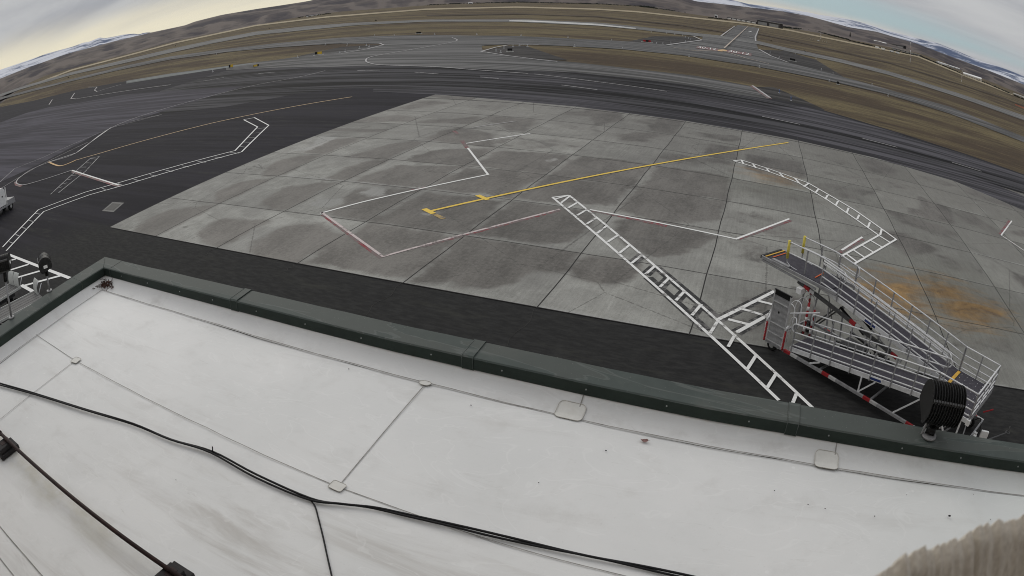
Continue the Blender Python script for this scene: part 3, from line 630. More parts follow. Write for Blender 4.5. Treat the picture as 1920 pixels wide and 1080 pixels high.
def range_mesh(name, r0f, rcf, e0f, esf, rows, amp, mat, seed, fq):
    A = np.linspace(R(-100), R(58), NAZ2); b = MB(); vs = []; gl_ = []
    for a in A:
        r0, rc, e0, es = r0f(a), rcf(a), e0f(a), esf(a)
        for j in range(rows + 1):
            t = j / rows; r = r0 * (rc / r0) ** t
            env = math.sin(math.pi * min(1, t)) ** .7 if t < 1 else 0
            n = fbm(a * fq * 14, t * fq * 2.2 + a * 3, seed, 5, True) - .55
            e = e0 + (es - e0) * t ** .9 + env * amp * n
            x, y = CAM[0] + r * math.sin(a), CAM[1] + r * math.cos(a)
            vs.append((x, y, CAM[2] + r * math.tan(e))); gl_.append(n + .5)
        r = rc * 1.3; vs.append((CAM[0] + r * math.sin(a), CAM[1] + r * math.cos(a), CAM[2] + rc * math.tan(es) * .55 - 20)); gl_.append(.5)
    m = rows + 2
    b.add(vs, [(i * m + j, (i + 1) * m + j, (i + 1) * m + j + 1, i * m + j + 1) for i in range(NAZ2 - 1) for j in range(m - 1)], True)
    o = b.build(name, mat, fix=False); ga = o.data.attributes.new('gully_shade', 'FLOAT', 'POINT'); ga.data.foreach_set('value', np.array(gl_, np.float32)); sheet_up(o)
    return tag(o, kind='structure')
def mat_hills():
    m, t, p = newmat('winter_hillside'); v = wpos(t)
    n1 = NOISE(t, MAPV(t, v, (.0006, .0006, .004)), 1, 7, .62, .8); n2 = NOISE(t, MAPV(t, v, (.004, .004, .012)), 1, 6, .65, .6)
    n0 = NOISE(t, MAPV(t, v, (.00025, .00025, .001)), 1, 4, .6, .5)
    c = MIX(t, SS(t, n1, .38, .62), (.048, .039, .043), (.100, .083, .074))
    c = MIX(t, M(t, 'MULTIPLY', SS(t, n2, .5, .68), .6), c, (.034, .028, .034))
    c = MIX(t, M(t, 'MULTIPLY', SS(t, n0, .55, .7), .5), c, (.15, .13, .108))
    ga = N(t, 'ShaderNodeAttribute', attribute_name='gully_shade'); c = MIX(t, SS(t, ga.outputs['Fac'], .52, .30), c, (.028, .023, .030)); c = MIX(t, M(t, 'MULTIPLY', SS(t, ga.outputs['Fac'], .55, .72), .7), c, (.145, .122, .108))  # relief shading put into the colour: hollows darker, crests paler
    t.links.new(c, p.inputs['Base Color']); p.inputs['Roughness'].default_value = .95
    bump(t, p, n2, .8, 12); return m
def mat_mount():
    m, t, p = newmat('snow_and_hazed_rock'); v = wpos(t)
    n1 = NOISE(t, MAPV(t, v, (.0006, .0006, .0016)), 1, 8, .68, .8); n2 = NOISE(t, MAPV(t, v, (.00012, .00012, .0002), (0, 0, 0), (3, 0, 0)), 1, 4, .6)
    f = SS(t, M(t, 'ADD', M(t, 'MULTIPLY', n1, .7), M(t, 'MULTIPLY', n2, .5)), .50, .60)
    c = MIX(t, f, (.055, .085, .17), (.60, .62, .68))  # rock coloured blue, distance haze painted into it
    t.links.new(c, p.inputs['Base Color']); p.inputs['Roughness'].default_value = .9
    return m
MAT['hills'] = mat_hills(); MAT['mount'] = mat_mount()
def z0e(a):
    r = float(np.interp(a, AZS, rbs)) * .985; z = max(0, r - RB) * slope(a) - .4
    return math.atan2(z - CAM[2], r)
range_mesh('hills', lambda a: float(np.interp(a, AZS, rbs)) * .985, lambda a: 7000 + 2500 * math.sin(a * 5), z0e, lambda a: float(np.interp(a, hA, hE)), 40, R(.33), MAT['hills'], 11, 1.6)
range_mesh('mountains', lambda a: 15000, lambda a: 24000 + 2000 * math.sin(a * 9), lambda a: R(-.25), lambda a: float(np.interp(a, mA, mE)), 26, R(.22), MAT['mount'], 31, 3.0)

# ------------------------------------------------------------------ terminal building: walls, parapet, roof membrane
cx, cy, cz = CAM
ZT = cz - 3.20; ZR = cz - 3.45                                    # coping top, roof deck
YO, YI = cy + 5.30, cy + 5.02                                     # coping outer and inner edge
def leftx(y): return cx - 8.65 + (cy + 5.30 - y) * .098           # outer face of the left parapet
XR = cx + 16.0; YB = cy - 1.2
MAT['membrane'] = None
def mat_membrane():
    m, t, p = newmat('roof_membrane'); v = wpos(t)
    n1 = NOISE(t, v, .35, 5, .6); n2 = NOISE(t, v, 2.2, 6, .68); n3 = NOISE(t, v, 16, 4, .6); n4 = NOISE(t, MAPV(t, v, (.5, 3.2, 1), (0, 0, R(-32))), 1.2, 6, .65, .4)
    vr = N(t, 'ShaderNodeTexVoronoi'); t.links.new(v, vr.inputs['Vector']); vr.inputs['Scale'].default_value = 2.3
    c = MIX(t, SS(t, n1, .3, .7), (.66, .665, .655), (.745, .745, .732))
    c = MIX(t, M(t, 'MULTIPLY', SS(t, n2, .50, .78), .35), c, (.50, .49, .465))
    sp = N(t, 'ShaderNodeSeparateXYZ'); t.links.new(v, sp.inputs[0])
    # grime where water stands towards the middle of the roof
    low = M(t, 'MULTIPLY', SS(t, sp.outputs[1], cy + 3.6, cy + 2.2), SS(t, M(t, 'ABSOLUTE', M(t, 'ADD', M(t, 'SUBTRACT', sp.outputs[0], cx - 2.2), 0)), 3.4, .6))
    c = MIX(t, M(t, 'MULTIPLY', low, M(t, 'MULTIPLY', SS(t, n4, .42, .68), .55)), c, (.40, .375, .34))
    c = MIX(t, M(t, 'MULTIPLY', SS(t, n4, .52, .75), .28), c, (.48, .465, .44))
    c = MIX(t, M(t, 'MULTIPLY', SS(t, vr.outputs['Distance'], .055, .02), .6), c, (.80, .80, .79))
    sc1 = NOISE(t, MAPV(t, v, (1, 6, 1), (0, 0, R(28))), 2.6, 7, .7, 1.2); sc2 = NOISE(t, v, 34, 3, .7)
    c = MIX(t, M(t, 'MULTIPLY', SS(t, sc1, .60, .72), .30), c, (.50, .49, .46)); c = MIX(t, M(t, 'MULTIPLY', SS(t, sc1, .40, .30), .22), c, (.80, .80, .785))
    wr = M(t, 'ABSOLUTE', M(t, 'SUBTRACT', NOISE(t, MAPV(t, v, (1, 2.2, 1), (0, 0, R(-35))), .9, 3, .5, 1.5), .5))
    c = MIX(t, M(t, 'MULTIPLY', SS(t, wr, .012, .002), .22), c, (.82, .82, .81))
    c = MIX(t, M(t, 'MULTIPLY', SS(t, sc2, .62, .75), .16), c, (.42, .41, .39))
    gt = SS(t, sp.outputs[0], cx + .5, cx + 4.5); c = MIX(t, M(t, 'MULTIPLY', gt, .5), c, (.655, .70, .675))
    # yellowish wash below the conduit
    cd_ = M(t, 'ABSOLUTE', M(t, 'SUBTRACT', sp.outputs[1], cy + 1.46)); st = M(t, 'MULTIPLY', SS(t, cd_, .22, .02), SS(t, sp.outputs[0], cx - 3.0, cx - 4.5))
    c = MIX(t, M(t, 'MULTIPLY', st, M(t, 'MULTIPLY', SS(t, n2, .3, .6), .40)), c, (.45, .41, .27))
    # patchy darker band along the wall foot
    ft = SS(t, M(t, 'ABSOLUTE', M(t, 'SUBTRACT', sp.outputs[1], cy + 4.79)), .10, .0)
    c = MIX(t, M(t, 'MULTIPLY', ft, M(t, 'MULTIPLY', SS(t, n2, .45, .7), .22)), c, (.36, .34, .32))
    t.links.new(c, p.inputs['Base Color']); setin(t, p, 'Roughness', M(t, 'ADD', .45, M(t, 'MULTIPLY', n2, .25)))
    bump(t, p, M(t, 'ADD', M(t, 'MULTIPLY', n2, .7), M(t, 'MULTIPLY', n3, .12)), .22, .02)
    return m
MAT['membrane'] = mat_membrane()
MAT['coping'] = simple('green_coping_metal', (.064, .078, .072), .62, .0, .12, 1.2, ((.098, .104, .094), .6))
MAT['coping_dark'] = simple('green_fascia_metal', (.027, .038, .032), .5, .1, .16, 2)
MAT['wallstone'] = simple('tan_wall', (.26, .22, .18), .85, 0, .2, 3)
MAT['seam'] = simple('seam_dirt', (.27, .26, .245), .8, 0, .35, 9)
MAT['patch'] = simple('membrane_patch', (.66, .655, .62), .6, 0, .06, 5, ((.52, .50, .45), .4))
MAT['patch_edge'] = simple('patch_edge_sealant', (.53, .515, .475), .7, 0, .3, 12)
bld = empty('terminal_building', (cx, cy + 2, 0)); bx, by = cx, cy + 2
tag(bld, 'terminal building with white membrane roof and green metal parapet coping', 'building')
def lb(p): return (p[0] - bx, p[1] - by, p[2])
def L(pts): return [lb(p) for p in pts]
b = MB()
yo2, yi2 = YO - .05, YI - .03
W_ = .33
def corner(y): return leftx(y)
nW = 48; wx = [corner(YO) + .05 + (XR - corner(YO) - .05) * i / nW for i in range(nW + 1)]
b.add(L([(x, YO - .05, z) for x in wx for z in (0, 3.2, ZT - .16)]), [(3 * i + k, 3 * i + 3 + k, 3 * i + 4 + k, 3 * i + 1 + k) for i in range(nW) for k in range(2)])
b.add(L([(corner(YO) + .05, YO - .05, 0), (corner(YB) + .05, YB, 0), (corner(YB) + .05, YB, ZT - .16), (corner(YO) + .05, YO - .05, ZT - .16)]), [(0, 1, 2, 3)])
b.add(L([(XR, YO - .05, 0), (XR, YB, 0), (XR, YB, ZT - .16), (XR, YO - .05, ZT - .16)]), [(0, 1, 2, 3)])
b.add(L([(corner(YB) + .05, YB, 0), (XR, YB, 0), (XR, YB, ZT - .16), (corner(YB) + .05, YB, ZT - .16)]), [(0, 1, 2, 3)])
b.build('wall', MAT['wallstone'], bld)
b = MB(); b.box((cx + 3.4 - bx, cy - .55 - by, (ZR + cz + 3.2) / 2), (23.2, .5, cz + 3.2 - ZR - .04)); b.build('upper_wall', MAT['wallstone'], bld)
# roof deck plus the membrane turned up the parapet with a small cant
b = MB(); FI = .30
def inx(y, d=0.0): return leftx(y) + FI + d
deckp = []
nX, nY = 60, 40
for i in range(nX + 1):
    for j in range(nY + 1):
        y = YB + (YI - .25 - YB) * j / nY; x0 = inx(y, .20); x = x0 + (XR - x0) * i / nX
        deckp.append((x, y, ZR + .006 * math.sin(x * 1.1) * math.sin(y * .9) + .004 * math.sin(x * 2.7 + y * 2.1)))
b.add(L(deckp), [(i * (nY + 1) + j, (i + 1) * (nY + 1) + j, (i + 1) * (nY + 1) + j + 1, i * (nY + 1) + j + 1) for i in range(nX) for j in range(nY)], True)
rb_ = sheet_up(b.build('roof_membrane', MAT['membrane'], bld, fix=False))
b = MB(); pr = [(.25, 0.0), (.20, .008), (.14, .026), (.075, .055), (.02, .085), (0, .105)]
vs = []; nu = 60
for i in range(nu + 1):
    x = inx(YI) + (XR - inx(YI)) * i / nu
    wv = .006 * math.sin(x * 3.1) + .004 * math.sin(x * 7.7)
    for d, h in pr: vs.append((x if i else inx(YI) + d * .8, YI - d - wv * (1 - h / .105) - .001, ZR + h))
b.add(L(vs), [(i * 6 + j, (i + 1) * 6 + j, (i + 1) * 6 + j + 1, i * 6 + j + 1) for i in range(nu) for j in range(5)], True)
vs = []
for i in range(nu + 1):
    y = YI - (YI - YB) * i / nu
    for d, h in pr: vs.append((inx(y) + d * .8 + .001, (y if i else YI - d), ZR + h))
b.add(L(vs), [(i * 6 + j, i * 6 + j + 1, (i + 1) * 6 + j + 1, (i + 1) * 6 + j) for i in range(nu) for j in range(5)], True)
b.build('upturn_flashing', MAT['membrane'], bld, fix=False)
# coping: pressed metal lengths with overlapping joint covers
jx = [float(at(q_[0], q_[1], ZT).x) for q_ in ((465, 543), (900, 640), (1489.8, 758.3))]
jx = [corner(YO) + .52] + jx + [jx[-1] + 3.05, jx[-1] + 6.1, XR]
def coping_len(x0, x1, first=False):
    b = MB()
    xa0 = x0; m_ = .004
    prf = [(YO + .012, ZT - .17), (YO + .012, ZT - .012), (YO, ZT), (YI, ZT - .012), (YI - .012, ZT - .024), (YI - .012, ZT - .135), (YI - .002, ZT - .145)]
    vs = []; n = 8
    for i in range(n + 1):
        x = x0 + m_ + (x1 - x0 - 2 * m_) * i / n; wv = .0025 * math.sin(x * 2.3) + .0015 * math.sin(x * 6)
        vs += [(x, y + (wv if 0 < k < 6 else 0), z + wv * .6) for k, (y, z) in enumerate(prf)]
    k = len(prf); b.add(L(vs), [(i * k + j, i * k + j + 1, (i + 1) * k + j + 1, (i + 1) * k + j) for i in range(n) for j in range(k - 1)])
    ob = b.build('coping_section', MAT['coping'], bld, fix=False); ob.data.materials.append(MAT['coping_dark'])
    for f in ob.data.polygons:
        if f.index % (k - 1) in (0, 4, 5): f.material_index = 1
    sc_ = MB(); nS = max(2, int((x1 - x0) / .62))
    for i in range(nS):
        sc_ = MB(); x = x0 + (i + .5) * (x1 - x0) / nS + random.uniform(-.04, .04)
        sc_.tube(L([(x, YI - .008, ZT - .075), (x, YI - .019, ZT - .075)]), .0075, 8); sc_.build('screw', MAT['screw'], ob)
    pass
    return ob
MAT['screw'] = simple('screw_head_metal', (.32, .34, .33), .4, .5, .1, 20)
t_ = MAT['coping'].node_tree; pb = t_.nodes['Principled BSDF']; v = wpos(t_); c0_ = pb.inputs['Base Color'].links[0].from_socket
wl = NOISE(t_, MAPV(t_, v, (.35, 1.6, 1)), 1.5, 4, .5, .8); ln1 = SS(t_, M(t_, 'ABSOLUTE', M(t_, 'SUBTRACT', wl, .52)), .010, .002); pool = SS(t_, wl, .515, .53)
c1_ = MIX(t_, M(t_, 'MULTIPLY', pool, .45), c0_, (.088, .094, .086)); c1_ = MIX(t_, M(t_, 'MULTIPLY', ln1, .28), c1_, (.18, .19, .18)); sp_ = NOISE(t_, v, 60, 2, .5)
c1_ = MIX(t_, M(t_, 'MULTIPLY', SS(t_, sp_, .70, .76), .6), c1_, (.25, .25, .24)); t_.links.new(c1_, pb.inputs['Base Color'])
for x0, x1 in zip(jx[:-1], jx[1:]): coping_len(x0, x1)
for x in jx[1:-1]:
    b = MB(); hw = .055
    prf = [(YO + .018, ZT - .17), (YO + .018, ZT - .008), (YO, ZT + .008), (YI, ZT - .004), (YI - .019, ZT - .018), (YI - .019, ZT - .142), (YI - .004, ZT - .150)]
    vs = [(x + s_ * hw, y, z) for s_ in (-1, 1) for y, z in prf]; k = len(prf)
    b.add(L(vs), [(j, j + 1, k + j + 1, k + j) for j in range(k - 1)])
    for s_ in (-1, 1): b.tube(L([(x + s_ * hw, y, z) for y, z in prf]), .004, 6)
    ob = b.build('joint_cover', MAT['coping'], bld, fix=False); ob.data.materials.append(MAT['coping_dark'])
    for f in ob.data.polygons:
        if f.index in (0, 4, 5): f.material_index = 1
# corner piece and left run
b = MB(); xo, xi = corner(YO), inx(YI) - .0
x1 = jx[0]
def cprof(s_, o_):   # outer/inner points for the mitre
    return None
vs = L([(xo, YO, ZT), (x1 - .004, YO, ZT), (x1 - .004, YI, ZT - .012), (xi + .012, YI, ZT - .012), (inx(YI - .55), YI - .55, ZT - .012), (corner(YI - .55), YI - .55, ZT),
        (x1 - .004, YI - .012, ZT - .024), (xi + .024, YI - .012, ZT - .024), (inx(YI - .55) + .012, YI - .55, ZT - .024),
        (x1 - .004, YI - .012, ZT - .14), (xi + .024, YI - .012, ZT - .14), (inx(YI - .55) + .012, YI - .55, ZT - .14),
        (xo - .012, YO + .012, ZT - .17), (x1 - .004, YO + .012, ZT - .17), (corner(YI - .55) - .012, YI - .55, ZT - .17)])
b.add(vs, [(0, 3, 2, 1), (0, 5, 4, 3), (3, 7, 6, 2), (3, 4, 8, 7), (7, 10, 9, 6), (7, 8, 11, 10), (0, 1, 13, 12), (0, 12, 14, 5)])
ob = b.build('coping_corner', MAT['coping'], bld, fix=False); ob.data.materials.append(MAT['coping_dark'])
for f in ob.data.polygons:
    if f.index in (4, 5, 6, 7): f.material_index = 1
b = MB(); b.tube(L([(xo, YO, ZT + .001), (xi + .012, YI, ZT - .011)]), .004, 6); b.tube(L([(xi + .021, YI - .010, ZT - .02), (xi + .021, YI - .010, ZT - .14)]), .004, 6)
b.build('mitre_seam', MAT['coping_dark'], bld)
yk = [YI - .55, YI - 3.2, YB]
for y0, y1 in zip(yk[:-1], yk[1:]):
    b = MB(); vs = []
    for y in (y0 - .004, y1 + .004):
        vs += [(corner(y) - .012, y, ZT - .17), (corner(y) - .012, y, ZT - .012), (corner(y), y, ZT), (inx(y), y, ZT - .012), (inx(y) + .012, y, ZT - .024), (inx(y) + .012, y, ZT - .135), (inx(y) + .002, y, ZT - .145)]
    b.add(L(vs), [(j, 7 + j, 8 + j, j + 1) for j in range(6)])
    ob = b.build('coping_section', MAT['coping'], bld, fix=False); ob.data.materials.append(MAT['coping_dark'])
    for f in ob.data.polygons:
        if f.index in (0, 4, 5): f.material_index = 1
# membrane lap seams and welded patches
def roofp(q, lift=.0): p = at(q[0], q[1], ZR); return Vector((p.x, p.y, ZR + .012 + lift))
def seam(lines, wd=.008, mat='seam'):
    b = MB()
    for ln in lines:
        P_ = [roofp(q_) for q_ in ln]; Q = []
        for a, c in zip(P_[:-1], P_[1:]):
            n = max(1, int((c - a).length / .25)); Q += [a.lerp(c, k / n) + Vector((random.uniform(-.004, .004), random.uniform(-.004, .004), 0)) for k in range(n)]
        Q.append(P_[-1]); vs, fs = strip_world(Q, wd); b.add(L(vs), fs)
    return sheet_up(b.build('roof_seam', MAT[mat], bld, fix=False))
seam([[(-60, 592), (55, 620), (142, 677.5), (389, 804), (633, 914), (781, 967), (888, 1004), (1000, 1038), (1126, 1070), (1230, 1095)]], .008)
seam([[(142, 677.5), (0, 788), (-40, 818)]]); seam([[(800, 719), (640, 908)]], .009)
seam([[(0, 987), (79, 1079), (110, 1110)]], .01); seam([[(0, 1047), (26, 1079), (50, 1110)]], .01)
# the lap along the wall foot, and along the left parapet
b = MB()
vs, fs = strip_world([Vector((inx(YI) + .21 + i * .3, YI - .252 - .004 * math.sin(i * 1.9) - .003 * math.sin(i * .7), ZR + .016)) for i in range(80)], .012); b.add(L(vs), fs)
vs, fs = strip_world([Vector((inx(YI - .25 - i * .3) + .202 + .003 * math.sin(i * 1.7), YI - .25 - i * .3, ZR + .016)) for i in range(40)], .012); b.add(L(vs), fs)
sheet_up(b.build('roof_seam', MAT['seam'], bld, fix=False))
def upstrip(xp, y_, h0, h1):
    b = MB(); cp = [(d_ + .004, h_ + .006) for d_, h_ in pr[1:]]; b.add(L([(xp + k_, YI - d_, ZR + h_) for d_, h_ in cp for k_ in (-.005, .005)]), [(2 * k_, 2 * k_ + 1, 2 * k_ + 3, 2 * k_ + 2) for k_ in range(len(cp) - 1)])
    b.build('roof_seam', MAT['seam'], bld, fix=False)
def rrect(w_, h_, r, n=6):
    o = []
    for cx_, cy_, a0 in ((w_ / 2 - r, h_ / 2 - r, 0), (-w_ / 2 + r, h_ / 2 - r, 90), (-w_ / 2 + r, -h_ / 2 + r, 180), (w_ / 2 - r, -h_ / 2 + r, 270)):
        o += [(cx_ + r * math.cos(R(a0 + 90 * k / n)), cy_ + r * math.sin(R(a0 + 90 * k / n))) for k in range(n + 1)]
    return o
def patch_flat(q, w_, h_, rot):
    c = roofp(q, .006); pts = [c + Matrix.Rotation(rot, 3, 'Z') @ Vector((x, y, 0)) for x, y in rrect(w_, h_, min(w_, h_) * .18)]
    b = MB(); b.flat(L(pts)); ob = sheet_up(b.build('membrane_patch', MAT['patch'], bld, fix=False))
    b = MB(); b.tube(L(pts + [pts[0]]), .0035, 6, False); b.build('sealant_bead', MAT['patch_edge'], ob)
patch_flat((633, 914), .125, .10, R(-4)); patch_flat((143, 677.5), .13, .12, R(10))
def patch_wall(q, w_, hw, hd):
    xc = at(q[0], q[1], ZR).x; prof_ = [(-.25 - hd, .018), (-.252, .019)] + [(-d - .004, h + .007) for d, h in pr[1:] if d > .25 - hw] + [(-.25 + hw, float(np.interp(hw, [.25 - d for d, h in pr], [h for d, h in pr])) + .007)]
    # unroll: position along the profile
    ln = [0]
    for a, c in zip(prof_[:-1], prof_[1:]): ln.append(ln[-1] + math.hypot(c[0] - a[0], c[1] - a[1]))
    pts = []
    for x, y in rrect(w_, ln[-1], .05, 6):
        s_ = y + ln[-1] / 2; pts.append((xc + x, YI + float(np.interp(s_, ln, [a[0] for a in prof_])), ZR + float(np.interp(s_, ln, [a[1] for a in prof_]))))
    b = MB(); n = 7; half = len(pts) // 2; vs = []; rows = 18
    for k in range(rows + 1):
        s_ = ln[-1] * k / rows; e = .05; ins = 0
        for d_ in (s_, ln[-1] - s_):
            if d_ < e: ins = max(ins, e - math.sqrt(max(0, e * e - (e - d_) ** 2)))
        for x in (-w_ / 2 + ins, w_ / 2 - ins):
            vs.append((xc + x, YI + float(np.interp(s_, ln, [a[0] for a in prof_])), ZR + float(np.interp(s_, ln, [a[1] for a in prof_]))))
    b.add(L(vs), [(2 * k, 2 * k + 1, 2 * k + 3, 2 * k + 2) for k in range(rows)], True)
    ob = b.build('membrane_patch', MAT['patch'], bld, fix=False)
    b = MB(); b.tube(L([(x, y - .003, z + .002) for x, y, z in pts + [pts[0]]]), .0035, 6, False); b.build('sealant_bead', MAT['patch_edge'], ob)
patch_wall((1064, 785), .25, .17, .03); patch_wall((1548, 880), .24, .17, .03); patch_wall((799, 719), .12, .03, .05); patch_wall((1940, 915), .25, .17, .03)
upstrip(at(1078, 786, ZR).x, 0, 0, .30); upstrip(at(1563, 882, ZR).x, 0, 0, .30)

FX = ([-8.7, -5.3, -2.3, .71, 3.15, 6.0, 16.0], [-.11, 0.0, 0.0, -.09, -.24, -.42, -.9])
for o in [o for o in bpy.data.objects if o.parent == bld or (o.parent and o.parent.parent == bld)]:
    for vx in o.data.vertices:
        yy = vx.co.y + by; wgt = min(1, max(0, (yy - (YI - 1.6)) / 1.3))
        if wgt > 0 and vx.co.z > 3: vx.co.y += wgt * float(np.interp(vx.co.x + bx - cx, *FX))
# ------------------------------------------------------------------ things on the roof
MAT['rubber'] = simple('black_rubber', (.014, .014, .015), .55, 0, .2, 8)
MAT['rust'] = simple('rusty_conduit', (.034, .021, .020), .6, .2, .3, 8, ((.06, .032, .025), .5))
MAT['block'] = simple('dark_support_block', (.022, .020, .021), .6, 0, .25, 9, ((.05, .045, .045), .5))
def roofz(q, h): return at(q[0], q[1], ZR + h)
cab = [(-60, 702), (0, 720), (65, 738.5), (160, 768), (250, 795), (320, 824), (398, 848), (480, 892), (580, 935), (640, 944.5), (700, 952), (760, 965), (850, 985), (930, 1004), (1030, 1027), (1110, 1044), (1180, 1058), (1260, 1075), (1330, 1090), (1420, 1110)]
pts = [roofz(q_, .03) for q_ in cr(cab, 5)]
c0 = pts[0].copy()
ce = empty('roof_cable', pts[len(pts) // 2]); tag(ce, 'pair of thick black cables snaking across the white roof', 'cable'); off = ce.location
def nofs(pts, k): return [p + Vector((.010 * k * math.sin(i * .31 + k), .011 * k + .008 * k * math.sin(i * .23), .004 * math.sin(i * .4) * k)) - off for i, p in enumerate(pts)]
MB().tube(nofs(pts, .7), .0100, 8).build('cable_strand', MAT['rubber'], ce); MB().tube(nofs(pts, -.9), .0092, 8).build('cable_strand', MAT['rubber'], ce)
tie = MB(); p = roofz((398, 848), .03) - off; tie.tube([p + Vector((0, -.015, -.01)), p + Vector((0, .012, .015)), p + Vector((.004, .02, .05))], .006, 6); tie.build('cable_tie', MAT['rubber'], ce)
br = [(578, 934), (590, 948), (597, 972), (606, 1008), (614, 1045), (622, 1080), (632, 1125)]
o = MB().tube([roofz(q_, .02) for q_ in cr(br, 5)], .0068, 8).build('roof_cable', MAT['rubber']); tag(o, 'thin black branch cable running down from the thick cable pair', 'cable')
A_, B_ = roofz((0, 811.7), .14), roofz((303.3, 1058.6), .14); d = (B_ - A_).normalized()
pe = empty('conduit', A_); tag(pe, 'rusty brown conduit pipe on dark blocks at the lower left of the roof', 'pipe')
MB().tube([-d * 1.2, d * ((B_ - A_).length + 1.6)], .021, 12).build('pipe', MAT['rust'], pe)
MB().tube([-d * .15, d * .02], .028, 12).build('coupling', MAT['rust'], pe); MB().tube([d * ((B_ - A_).length + .35), d * ((B_ - A_).length + .55)], .028, 12).build('coupling', MAT['rust'], pe)
def support(pos, label):
    e = empty('pipe_support', (pos.x, pos.y, ZR + .012), math.atan2(d.y, d.x)); tag(e, label, 'pipe support', 'pipe supports under the conduit')
    b = MB(); b.prism([(-.11, -.14, 0), (.11, -.14, 0), (.11, .14, 0), (-.11, .14, 0)], (0, 0, .05)); b.prism([(-.09, -.12, .0501), (.09, -.12, .0501), (.075, .085, .0501), (-.075, .085, .0501)], (0, 0, .055)); b.build('block', MAT['block'], e, .008)
    MB().box((0, 0, .1065), (.07, .10, .0025)).build('saddle_plate', MAT['rust'], e)
    return e
support(roofz((318, 1069), .14), 'dark block under the near lower end of the rusty conduit'); support(roofz((6, 826), .14), 'dark block under the conduit at the left edge')
# windblown twigs in the corner
MAT['twig'] = simple('dead_twigs', (.075, .04, .032), .9, 0, .5, 30)
b = MB(); tw = random.Random(4); c = at(196, 524, ZR); c.x = inx(YI) + .24; c.y = YI - .22
for i in range(90):
    p = c + Vector((abs(tw.gauss(0, .13)) - .13, -abs(tw.gauss(0, .07)) + .05, .02 + abs(tw.gauss(0, .025)))); a = tw.uniform(0, 6.3); l = tw.uniform(.03, .11)
    q_ = p + Vector((math.cos(a) * l, math.sin(a) * l, tw.uniform(-.01, .03))); m_ = (p + q_) / 2 + Vector((tw.uniform(-.01, .01), tw.uniform(-.01, .01), .008))
    b.tube([p, m_, q_], [.004, .006, .003], 5)
for i in range(30):
    p = c + Vector((abs(tw.gauss(0, .11)) - .12, -abs(tw.gauss(0, .06)) + .05, .03)); s_ = tw.uniform(.012, .024)
    b.box(p, (s_ * 1.4, s_, s_ * .5), Matrix.Rotation(tw.uniform(0, 3), 3, 'Z') @ Matrix.Rotation(tw.uniform(-.5, .5), 3, 'X'))
tag(b.build('twig_pile', MAT['twig']), 'pile of dead brown twigs and leaves in the corner of the parapet', 'debris')
MAT['leaf'] = simple('dry_leaf', (.22, .13, .12), .8, 0, .3, 30)
p = roofz((1208, 826), .016); b = MB(); n = 14
ring = [Vector((.034 * math.cos(k * 6.283 / n) * (1 + .12 * math.sin(k * 2.1)), .02 * math.sin(k * 6.283 / n) * (1 + .15 * math.cos(k * 3)), .005 + .006 * math.sin(k))) for k in range(n)]
b.add([(0, 0, .001)] + ring, [(0, k + 1, (k + 1) % n + 1) for k in range(n)]); b.tube([(.03, 0, .006), (.05, .006, .004)], .0015, 5)
o = b.build('leaf', MAT['leaf'], fix=False); o.location = p; tag(o, 'single dry reddish leaf lying flat on the white roof', 'leaf')
def pebble(q, s_, label, name='pebble'):
    b = MB(); pr_ = random.Random(int(q[0]))
    vs = [Vector((math.cos(a) * math.cos(e), math.sin(a) * math.cos(e), .55 * math.sin(e))) * s_ * pr_.uniform(.8, 1.15) for e in (-.9, -.2, .5) for a in [k * .785 for k in range(8)]] + [Vector((0, 0, .55 * s_)), Vector((0, 0, -.5 * s_))]
    b.add(vs, [(r_ * 8 + k, r_ * 8 + (k + 1) % 8, r_ * 8 + 8 + (k + 1) % 8, r_ * 8 + 8 + k) for r_ in range(2) for k in range(8)] + [(16 + k, 16 + (k + 1) % 8, 24) for k in range(8)] + [((k + 1) % 8, k, 25) for k in range(8)])
    p = roofz(q, .016); o = b.build(name, MAT['rubber']); o.location = p + Vector((0, 0, s_ * .3)); o.scale = (1, .7, 1); return tag(o, label, 'pebble', 'dark pebbles on the roof')
pebble((1780, 968), .016, 'largest dark pebble on the white roof at the right')
for q_ in ((883, 760), (1136, 845), (1515, 946), (1547, 954), (1700, 928), (1825, 927), (1857, 974), (1452, 920), (654, 692), (330, 900), (1010, 905), (1640, 968)):
    pebble(q_, random.uniform(.005, .008), 'tiny dark pebble lying on the white roof')

# rough stone wall stub just below the webcam, at the right
DD = .30
m_, t_, p_ = newmat('rough_tan_stone'); v = wpos(t_)
n1 = NOISE(t_, MAPV(t_, v, (230, 230, 22)), 1, 7, .72, .3); n2 = NOISE(t_, MAPV(t_, v, (9, 9, 3)), 1, 5, .6); n3 = NOISE(t_, v, 140, 4, .7)
c = MIX(t_, SS(t_, n1, .25, .75), (.54, .49, .42), (.78, .73, .64)); c = MIX(t_, M(t_, 'MULTIPLY', SS(t_, n2, .5, .75), .4), c, (.70, .64, .56)); c = MIX(t_, M(t_, 'MULTIPLY', SS(t_, n1, .34, .26), .5), c, (.22, .18, .145))
t_.links.new(c, p_.inputs['Base Color']); p_.inputs['Roughness'].default_value = .95; bump(t_, p_, M(t_, 'ADD', n1, M(t_, 'MULTIPLY', n3, .6)), .55, .004); MAT['stone'] = m_
edge = [(1600, 1108), (1660, 1072), (1700, 1045), (1760, 1018), (1800, 1006), (1850, 982), (1890, 968), (1925, 958), (1980, 938)]
E_ = [at(x + 14, y + 10, cz - DD) for x, y in edge]
a0, a1 = E_[0], E_[-1]; dv = (a1 - a0); dv.z = 0; dvn = dv.normalized(); nv = Vector((dvn.y, -dvn.x, 0))     # nv points to the camera side
if nv.dot(Vector(CAM) - a0) < 0: nv = -nv
a0 = a0 - dvn * .5; LL = dv.length + .8
eln = [0.0]
for q0_, q1_ in zip(E_[:-1], E_[1:]): eln.append(eln[-1] + (q1_ - q0_).length)
